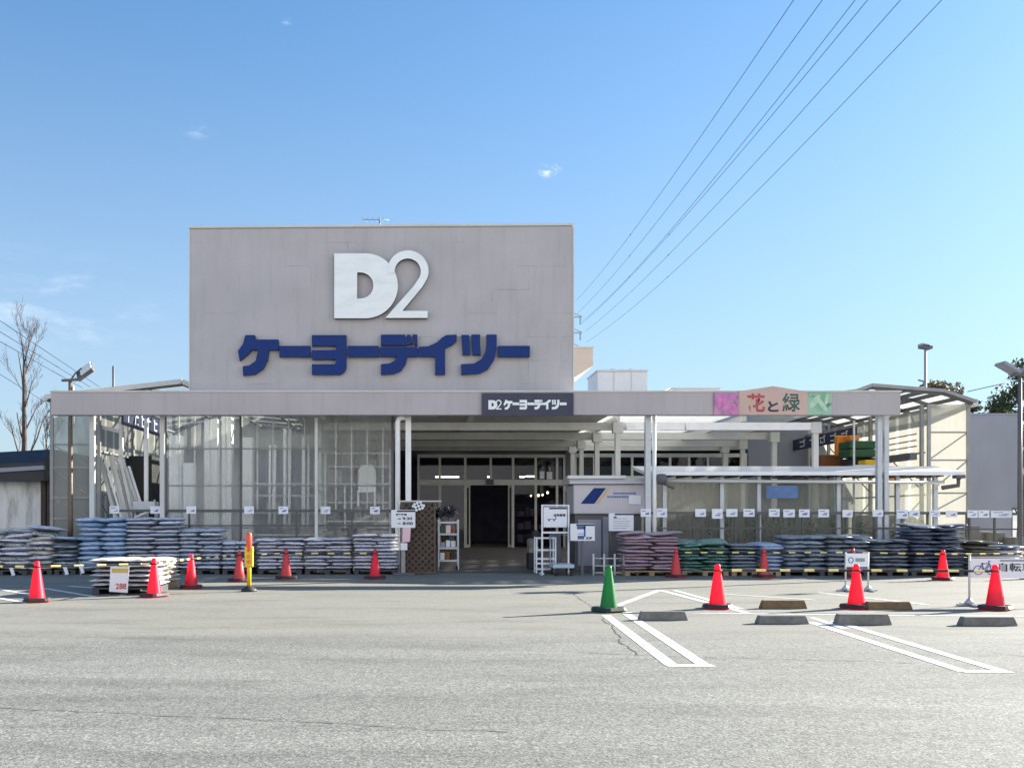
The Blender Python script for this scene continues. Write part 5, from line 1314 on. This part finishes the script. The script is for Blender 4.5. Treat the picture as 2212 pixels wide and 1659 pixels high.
for px in (2094, 2303):
    x = GX(px,Yk2); b = MB(); b.tube([(x,Yk2,.03),(x,Yk2,Z1+.05)], .018, 8); b.build('post', M['offwhite'], bn)
    b = MB(); b.bar((x-.2,Yk2,.02),(x+.2,Yk2,.02), .05, .03); b.bar((x,Yk2-.25,.0201),(x,Yk2+.25,.0201), .05, .028); b.lathe([(.09,.035),(.02,.13)], (x,Yk2,0), 8); b.build('foot', M['steel'], bn)
b = MB(); b.tube([(X0-.03,Yk2,Z1+.02),(X1+.05,Yk2,Z1+.02)], .012, 6); b.build('top_rail', M['offwhite'], bn)

# wheel stops
def wheel_stop(px0, px1, py0, py1, m, label):
    Y = GY(py1); x0, x1 = GX(px0,Y), GX(px1,Y); h = (py1-py0)*Y/F
    h = max(.1, min(.14, h)); b = MB()
    prof = [(0,0),(.02,h*.85),(.04,h),(.12,h),(.14,h*.85),(.16,0)]
    b.prismx([(Y+p[0], p[1]+.001) for p in prof], x0, x1)
    for v in b.bm.verts:
        if v.co.z > h*.5: v.co.x += (.035 if v.co.x < (x0+x1)/2 else -.035)
    tag(b.build('wheel_stop', m, loc=((x0+x1)/2,Y,0), bev=.008), label, 'wheel stop', 'concrete wheel stops')
wheel_stop(1382,1487,1321,1340,M['conc'],'grey concrete wheel stop right of the green cone')
wheel_stop(1638,1749,1330,1348,M['conc'],'worn grey wheel stop between the two painted parking bays')
wheel_stop(1809,1928,1326,1350,M['conc'],'dark wheel stop in front of the bicycle notice cone')
wheel_stop(2080,2200,1333,1352,M['conc'],'wheel stop in front of the bicycle banner')
wheel_stop(1646,1745,1297,1315,M['concb'],'yellowed brown wheel stop left of the bicycle notice cone')
wheel_stop(1873,1973,1300,1317,M['concb'],'yellowed brown wheel stop right of the bicycle notice cone')

# ------------------------------------------------------------------ lamps and poles
def flood(mb, c, w, h, d, rx, rz):
    bm = bmesh.new(); bmesh.ops.create_cube(bm, size=1)
    bmesh.ops.bevel(bm, geom=list(bm.edges), offset=.06, segments=1, affect='EDGES')
    mt = Matrix.Translation(c) @ Matrix.Rotation(rz, 4, 'Z') @ Matrix.Rotation(rx, 4, 'X') @ Matrix.Diagonal((w,d,h,1))
    mb.merge(bm, mt)
Yl = 24.75; xl = GX(152,Yl)
lp = thing('street_lamp', 'brown lamp post with square floodlight left of the store', 'lamp post', (xl,Yl,0))
b = MB(); b.tube([(xl,Yl,0),(xl,Yl,1.6),(xl,Yl,GZ(822,Yl))], [.075,.07,.05], 12); b.box(xl-.12,xl+.12,Yl-.12,Yl+.12,.75,.8)
M['lampost'] = mat('brown_post', (.16,.11,.075), .5, var=.2); b.build('pole', M['lampost'], lp)
b = MB(); zt2 = GZ(822,Yl); b.bar((xl-.22,Yl,zt2),(xl+.3,Yl-.05,zt2+.02), .09, .06); b.tube([(xl,Yl,zt2),(xl+.12,Yl,zt2+.18),(xl+.3,Yl,zt2+.33)], .022, 8); b.build('bracket', M['dsteel'], lp)
b = MB(); bm = bmesh.new(); bmesh.ops.create_cube(bm, size=1); bmesh.ops.bevel(bm, geom=list(bm.edges), offset=.05, segments=1, affect='EDGES')
mt = Matrix.Translation((xl+.42,Yl-.05,zt2+.22)) @ Matrix.Rotation(R(-36), 4, 'Y') @ Matrix.Rotation(R(38), 4, 'X') @ Matrix.Diagonal((.5,.46,.1,1))
b.merge(bm, mt); o = b.build('lamp_head', M['dsteel'], lp)
b = MB(); bm = bmesh.new(); bmesh.ops.create_cube(bm, size=1)
b.merge(bm, Matrix.Translation((xl+.42,Yl-.05,zt2+.22)) @ Matrix.Rotation(R(-36), 4, 'Y') @ Matrix.Rotation(R(38), 4, 'X') @ Matrix.Translation((.06,.02,.06)) @ Matrix.Diagonal((.34,.4,.04,1)))
b.build('cover', M['pale'], o)
b = MB(); b.tube([(xl+.085,Yl-.02,3.9),(xl+.085,Yl-.02,GZ(835,Yl))], .03, 8); b.build('conduit', M['offwhite'], lp)
Yr = 24.0; xr = GX(2203,Yr)
lp = thing('street_lamp', 'grey lamp post at the right frame edge with tilted floodlight', 'lamp post', (xr,Yr,0))
b = MB(); b.tube([(xr,Yr,0),(xr,Yr,GZ(812,Yr))], [.065,.045], 12); b.build('pole', M['dgrey'], lp)
b = MB(); b.tube([(xr+.1,Yr-.05,.1),(xr+.1,Yr-.05,GZ(815,Yr))], .025, 8); b.build('conduit', M['steel'], lp)
zt3 = GZ(810,Yr)
b = MB(); b.bar((xr-.2,Yr,zt3),(xr+.3,Yr,zt3), .08, .05); b.build('bracket', M['dgrey'], lp)
b = MB(); b.bar((xr-.52,Yr,zt3+.3),(xr-.1,Yr,zt3+.06), .42, .07); b.build('lamp_head', M['grey'], lp)
b = MB(); b.bar((xr+.08,Yr,zt3+.1),(xr+.5,Yr,zt3+.34), .42, .1); b.build('lamp_head', M['grey'], lp)
Yp = 52; xp = GX(1999,Yp)
lp = thing('floodlight_pole', 'tall slim floodlight pole rising behind the right shed roof', 'pole', (xp,Yp,0))
b = MB(); b.tube([(xp,Yp,0),(xp,Yp,GZ(752,Yp))], [.1,.07], 10); b.build('pole', M['grey'], lp)
b = MB(); b.bar((xp-.28,Yp,GZ(749,Yp)),(xp+.28,Yp,GZ(752,Yp)), .5, .16); b.build('lamp_head', M['dgrey'], lp)
b = MB(); b.bar((xp-.3,Yp,GZ(745,Yp)),(xp+.1,Yp,GZ(748,Yp)), .5, .12); b.build('lamp_head', M['grey'], lp)
b = MB(); b.bar((xp-.4,Yp,GZ(821,Yp)),(xp,Yp,GZ(825,Yp)), .1, .06); b.build('arm', M['dgrey'], lp)

# ------------------------------------------------------------------ surroundings
Ya = 27.5
ls_ = thing('stained_shed', 'white stained shed with dark roof edge left of the store', 'shed', (-14,Ya,0))
xe = GX(109,Ya)
b = MB(); b.box(-20, xe-.25, Ya, Ya+7, 0, GZ(1030,Ya)); b.build('wall', M['mortarwall'], ls_)
b = MB(); b.prismx([(Ya-.5,GZ(1040,Ya)),(Ya-.5,GZ(1000,Ya)),(Ya+.2,GZ(969,Ya)),(Ya+7,GZ(969,Ya)),(Ya+7,GZ(1029,Ya))], -20, xe)
for v in b.bm.verts:
    if v.co.z > GZ(1028,Ya): v.co.z += (v.co.x-xe)*.055
b.build('roof', M['roofnavy'], ls_)
b = MB(); b.bar((-20,Ya-.53,GZ(1023,Ya)-.4),(xe+.03,Ya-.53,GZ(1012,Ya)), .1, .12); b.build('gutter', M['grey'], ls_)
b = MB(); b.box(xe-.24,xe-.1,Ya-.12,Ya+.05,0,GZ(1036,Ya)); b.box(xe-.06,xe+.02,Ya-.12,Ya+.05,0,GZ(1036,Ya)); b.build('post', M['bark'], ls_)
# grey block on the right
Yg2 = 40
gb = thing('grey_building', 'plain grey flat fronted block right of the polycarbonate shed', 'building', (GX(2146,Yg2),Yg2,0))
b = MB(); b.box(GX(2092,Yg2), GX(2198,Yg2), Yg2, Yg2+8, GZ(1097,Yg2), GZ(897,Yg2)); b.build('upper_wall', M['greywall'], gb)
b = MB(); b.box(GX(2090,Yg2), GX(2200,Yg2), Yg2-.06, Yg2+8.06, GZ(897,Yg2)+.004, GZ(893,Yg2)); b.build('coping', M['grey'], gb)
b = MB(); b.box(GX(2094,Yg2), GX(2196,Yg2), Yg2-.1, Yg2+7.8, GZ(1101,Yg2), GZ(1097,Yg2)-.004); b.build('sill', M['dsteel'], gb)
b = MB(); b.box(GX(2094,Yg2), GX(2196,Yg2), Yg2+.6, Yg2+7.6, 0, GZ(1101,Yg2)-.004); b.build('lower_wall', M['dgrey'], gb)
for k, (a, c, y0, y1, Y) in enumerate(((2094,2117,1135,1175,26.0),(2120,2150,1148,1160,27.0),(2152,2172,1150,1175,26.5),(2192,2215,1160,1200,26))):
    o = MB().box(GX(a,Y), GX(c,Y), Y, Y+.5, 0, GZ(y0,Y), bev=.02).build('concrete_block', M['conc'], loc=(GX(a,Y),Y,0))
    tag(o, 'grey concrete block stack behind the olive bags, %s from left' % ORD[k+1], 'blocks', 'block stacks at the right edge')
# rooftop items
Yu = 38
ru = thing('rooftop_unit', 'large pale box on the store roof right of the sign wall', 'roof unit', (GX(1340,Yu),Yu,5.3))
b = MB(); b.box(GX(1291,Yu), GX(1398,Yu), Yu, Yu+2.2, 5.3, GZ(803,Yu)); b.build('housing', M['pale'], ru)
b = MB(); b.box(GX(1289,Yu), GX(1400,Yu), Yu-.06, Yu+2.26, GZ(803,Yu)+.003, GZ(799,Yu)); b.build('lid', M['offwhite'], ru)
b = MB()
for px in (1326, 1364): b.box(GX(px,Yu)-.02, GX(px,Yu)+.02, Yu-.02, Yu-.001, 5.3, GZ(804,Yu))
b.build('seam', M['steel'], ru)
b = MB(); b.box(GX(1322,Yu), GX(1330,Yu), Yu+.1, Yu+.3, GZ(799,Yu)+.003, GZ(795,Yu)); b.box(GX(1362,Yu), GX(1370,Yu), Yu+.1, Yu+.3, GZ(799,Yu)+.003, GZ(795,Yu)); b.build('lug', M['steel'], ru)
b = MB(); b.box(GX(1452,Yu), GX(1555,Yu), Yu, Yu+3, 5.3, GZ(840,Yu)); b.box(GX(1448,Yu), GX(1558,Yu), Yu-.08, Yu+3.1, GZ(840,Yu)+.003, GZ(837,Yu)); tag(b.build('roof_box', M['pale'], loc=(GX(1500,Yu),Yu,5.3)), 'low pale box on the roof left of the garden board', 'roof unit')
Yn2 = 46
b = MB(); P = [(1150,752),(1281,752),(1281,790),(1240,816),(1240,880),(1150,880)]; b.prism([(GX(p,Yn2),GZ(q,Yn2)) for p, q in P], Yn2, Yn2+5)
bb = thing('beige_building', 'beige overhanging building top just right of the grey sign wall', 'building', (GX(1230,Yn2),Yn2,0))
b.box(GX(1150,Yn2), GX(1239,Yn2), Yn2+.1, Yn2+4.9, 0, GZ(880,Yn2)-.003); b.build('wall', M['beige'], bb)
b = MB(); b.box(GX(1150,Yn2), GX(1283,Yn2), Yn2-.06, Yn2+5.06, GZ(752,Yn2)+.003, GZ(748.5,Yn2)); b.build('coping', M['offwhite'], bb)
# aerial on the sign wall
Yv = YT+.6; xv = GX(820,Yv)
M['aerial'] = mat('aerial_metal', (.16,.17,.19), .5)
an = thing('aerial', 'thin television aerial on top of the grey sign wall', 'aerial', (xv,Yv,GZ(492,Yv)))
b = MB(); b.tube([(xv,Yv,GZ(492,Yv)-.1),(xv,Yv,GZ(471,Yv))], .02, 8); b.build('mast', M['aerial'], an)
for dz, r_ in ((.03,.0),):
    b = MB(); z = GZ(478,Yv)+dz; b.tube([(xv-.45,Yv-.1,z-.02),(xv+.25,Yv+.1,z+.03)], .012, 6)
    for k in range(5): q = -.4+k*.14; b.tube([(xv+q-.06,Yv-.2,z),(xv+q+.06,Yv+.2,z)], .006, 5)
    b.build('boom', M['aerial'], an)
# rod on the left roof
b = MB(); xq = GX(245,30); b.tube([(xq,30,4.7),(xq,30,GZ(791,30))], .04, 8); tag(b.build('vent_pipe', M['dgrey'], loc=(xq,30,4.7)), 'thin vent pipe standing above the left shed roof', 'pipe')

# pylon and wires
Y2 = 200.
M['pylon'] = mat('pylon_steel', (.34,.4,.46), .6, var=.05)
xpy = GX(1222,Y2)
py_ = thing('pylon', 'grey lattice pylon half hidden behind the sign wall', 'pylon', (xpy,Y2,0))
b = MB()
for sx_ in (-1,1):
    for sy_2 in (-1,1): b.bar((xpy+sx_*2.6,Y2+sy_2*2.6,0),(xpy+sx_*.5,Y2+sy_2*.5,50), .25)
for k in range(10):
    z = k*5; r_ = 2.6-.21*k*1.0; r2 = 2.6-.21*(k+1)
    b.bar((xpy-r_,Y2-r_,z),(xpy+r2,Y2-r2,z+5), .14); b.bar((xpy+r_,Y2-r_,z),(xpy-r2,Y2-r2,z+5), .14)
b.build('tower', M['pylon'], py_)
for py in (685,719,752):
    z = GZ(py,Y2); xe_ = GX(1257,Y2); b = MB()
    for sx_ in (-1,1):
        xx = xpy+sx_*(xe_-xpy); b.bar((xpy,Y2,z),(xx,Y2,z), .28); b.bar((xpy,Y2,z+1.6),(xx,Y2,z+.1), .16); b.bar((xx-sx_*.35,Y2,z),(xx-sx_*.35,Y2,z-1.6), .3)
    b.build('crossarm', M['pylon'], py_)
M['wire'] = mat('wire', (.035,.055,.09), .9, spec=.1)
wires = [((1715,0),(1362,507),(1244,650)),((1777,0),(1360,553),(1247,677)),((1848,0),(1359,598),(1258,694)),((1875,0),(1445.6,507),(1256,700)),((1946,0),(1444,551),(1264,716)),((2035,0),(1443,598),(1266,740))]
for k, (A, B, C) in enumerate(wires):
    Y1 = 60.
    p1 = (GX(A[0],Y1), GZ(A[1],Y1)); p3 = (GX(C[0],Y2), GZ(C[1],Y2))
    s = (p3[0]-p1[0])/(Y2-Y1); q = (B[0]-CX)/F
    Ym = (p1[0]-s*Y1)/(q-s); zm = GZ(B[1],Ym)
    def zz_(Y):  # parabola through the three surveyed points
        return (p1[1]*(Y-Ym)*(Y-Y2)/((Y1-Ym)*(Y1-Y2)) + zm*(Y-Y1)*(Y-Y2)/((Ym-Y1)*(Ym-Y2)) + p3[1]*(Y-Y1)*(Y-Ym)/((Y2-Y1)*(Y2-Ym)))
    t = thing('power_line', 'thin overhead power line rising to the upper right, %s from left at top' % ORD[k+1], 'power line', (p1[0],Y1,p1[1]), 'overhead power lines')
    b = MB(); b.tube([(p1[0]+s*(Y-Y1), Y, zz_(Y)) for Y in [50+6*i for i in range(26)]], .024, 5); b.build('wire', M['wire'], t)
    b = MB(); b.lathe([(.03,-.1),(.07,0),(.03,.1)], (p1[0]+s*(Ym-Y1), Ym, zm), 8); b.build('damper', M['wire'], t)
for k, (a, c) in enumerate((((-60,653),(215,836)),((-60,680),(195,836)),((-60,704),(178,838)),((-60,772),(110,876)))):
    Y1, Y3 = 55., 70.
    b = MB(); b.tube([(GX(a[0],Y1),Y1,GZ(a[1],Y1)),(GX(c[0],Y3),Y3,GZ(c[1],Y3))], .022, 5)
    tag(b.build('power_line', M['wire'], loc=(GX(a[0],Y1),Y1,GZ(a[1],Y1))), 'thin overhead wire behind the bare tree, %s from the top' % ORD[k+1], 'power line', 'wires behind the bare tree')
Y1 = 58.; b = MB(); b.tube([(GX(2090,Y1),Y1,GZ(846,Y1)),(GX(2170,Y1),Y1,GZ(828,Y1))], .025, 5); tag(b.build('power_line', M['wire'], loc=(GX(2090,Y1),Y1,GZ(846,Y1))), 'short dark wire between the right shed roof and the trees', 'power line')

# ------------------------------------------------------------------ trees
def bare_tree(px, ytop, Y, label, seed, lean=0, name='bare_tree', spread=1.0, trunk_r=.155, limbs=None):
    rd = random.Random(seed); x = GX(px,Y); H = GZ(ytop,Y)
    t = thing(name, label, 'tree', (x,Y,0))
    tr, br = MB(), MB()
    def grow(p, d, L, r, lev):
        n = 5; pts = [p.copy()]; rs = [r]; q = p.copy(); dd = d.copy()
        for i in range(n):
            dd = (dd+Vector((rd.gauss(0,.09),rd.gauss(0,.09),rd.gauss(0,.05)+.05))).normalized(); q = q+dd*L/n; pts.append(q.copy()); rs.append(max(.005, r*(1-.6*(i+1)/n)))
        br.tube(pts, rs, 5, caps=False)
        if lev <= 0: return
        for i in range(1, n+1):
            for _ in range(2 if lev < 3 else 1):
                a = Vector((rd.gauss(0,1), rd.gauss(0,1), rd.uniform(.1,.9)))
                nd = (dd*1.6+a.normalized()*1.0+Vector((0,0,.12))).normalized()
                if rd.random() < .56: grow(pts[i], nd, L*rd.uniform(.38,.62), rs[i]*.45, lev-1)
    top = Vector((x+lean, Y, H*.62))
    tp = [Vector((x,Y,0)), Vector((x-.1,Y,H*.25)), Vector((x+.02,Y,H*.45)), top, Vector((x+lean*1.2,Y,H*.8))]
    tr.tube(tp, [trunk_r*1.15, trunk_r, trunk_r*.8, trunk_r*.6, trunk_r*.4], 10)
    for (hz, ax, ay, up, L) in (limbs or [(.33,-.42,.1,.9,2.6),(.36,.5,-.1,.9,2.6),(.46,-.4,.2,.9,1.7),(.5,.42,.2,.9,1.3),(.6,.4,-.2,.9,1.6),(.63,-.16,.1,.98,2.9),(.74,.28,.2,.95,2.0),(.78,-.1,-.1,1,2.0),(.8,.1,.1,1,1.9)]):
        z = H*hz; p = Vector((x+(lean*1.2*hz/.8 if hz > .5 else 0), Y, z))
        grow(p, Vector((ax*spread,ay,up)).normalized(), L*H/11.8, trunk_r*.42*(1.1-hz*.6), 3)
    tr.build('trunk', M['bark'], t); br.build('branches', M['bark'], t, fix=False)
bare_tree(52, 686, 46, 'tall bare pollarded tree left of the store', 21)
bare_tree(100, 900, 40, 'small bare tree beside the left end of the fascia', 8, trunk_r=.09)
def leaf_mat(name, a, bcol):
    m, t = new_mat(name); n = N(t); g = n('ShaderNodeNewGeometry'); 
    tcn = n('ShaderNodeTexCoord'); z = n('ShaderNodeTexNoise', {'Vector': tcn.outputs['Object'], 'Scale': .9, 'Detail': 3})
    ad = n('ShaderNodeMath', {0: n('ShaderNodeMath', {0: g.outputs['Random Per Island'], 1: .5}, operation='MULTIPLY').outputs[0], 1: n('ShaderNodeMapRange', {0: z.outputs[0], 1: .3, 2: .7, 3: 0, 4: .5}).outputs[0]}, operation='ADD')
    mx = n('ShaderNodeMixRGB', {0: ad.outputs[0], 1: c4(a), 2: c4(bcol)})
    d = n('ShaderNodeBsdfPrincipled', {'Base Color': mx.outputs[0], 'Roughness': .5}); tl = n('ShaderNodeBsdfTranslucent', {0: mx.outputs[0]})
    s = n('ShaderNodeMixShader', {0: .3, 1: d.outputs[0], 2: tl.outputs[0]}); n('ShaderNodeOutputMaterial', {0: s.outputs[0]}); return m
M['leaf'] = leaf_mat('evergreen_leaf', (.02,.035,.016), (.075,.1,.04))
M['leaf2'] = leaf_mat('brownish_leaf', (.07,.06,.035), (.16,.15,.08))
def leafy(px, pytop, Y, w, label, seed, mt='leaf', zb=2., n=5200):
    rd = random.Random(seed); x = GX(px,Y); H = GZ(pytop,Y)
    t = thing('leafy_tree', label, 'tree', (x,Y,0), 'trees behind the right buildings')
    b = MB(); b.tube([(x,Y,0),(x+.1,Y,H*.4),(x,Y,H*.8)], [.25,.18,.06], 8)
    cl = []
    for k in range(26):
        a = rd.uniform(0,6.28); u = rd.random(); z = zb+(H-zb)*(.1+.86*u); rr = w*.5*math.sqrt(max(.03,1-(2*abs(u-.4))**2*.55))
        c = Vector((x+rr*.8*rd.random()**.5*math.cos(a), Y+rr*.8*rd.random()**.5*math.sin(a), z)); cl.append((c, rd.uniform(.5,1.0)*w*.17))
        b.tube([(x,Y,max(1,z-1.2)), c], [.06,.02], 5)
    b.build('trunk', M['bark'], t)
    b = MB()
    for c, r_ in cl: leafball(b, c, r_, n//26, .12, rd, .8)
    b.build('crown', M[mt], t, fix=False)
leafy(2178, 800, 62, 6.5, 'tall dark evergreen tree at the right frame edge', 5, n=8500)
leafy(2238, 772, 60, 5.5, 'darkest evergreen tree cut by the right frame edge', 6)
leafy(2126, 846, 64, 5.6, 'lower evergreen tree above the grey block', 7, n=6500)
leafy(2020, 812, 58, 4.2, 'brownish bushy tree behind the floodlight pole', 9, 'leaf2', zb=5, n=3800)
leafy(2068, 826, 60, 3.6, 'low brownish tree right of the floodlight pole', 10, 'leaf2', zb=5, n=3000)
leafy(2205, 930, 56, 3.5, 'green bushy tree right of the grey block', 12, n=3200)
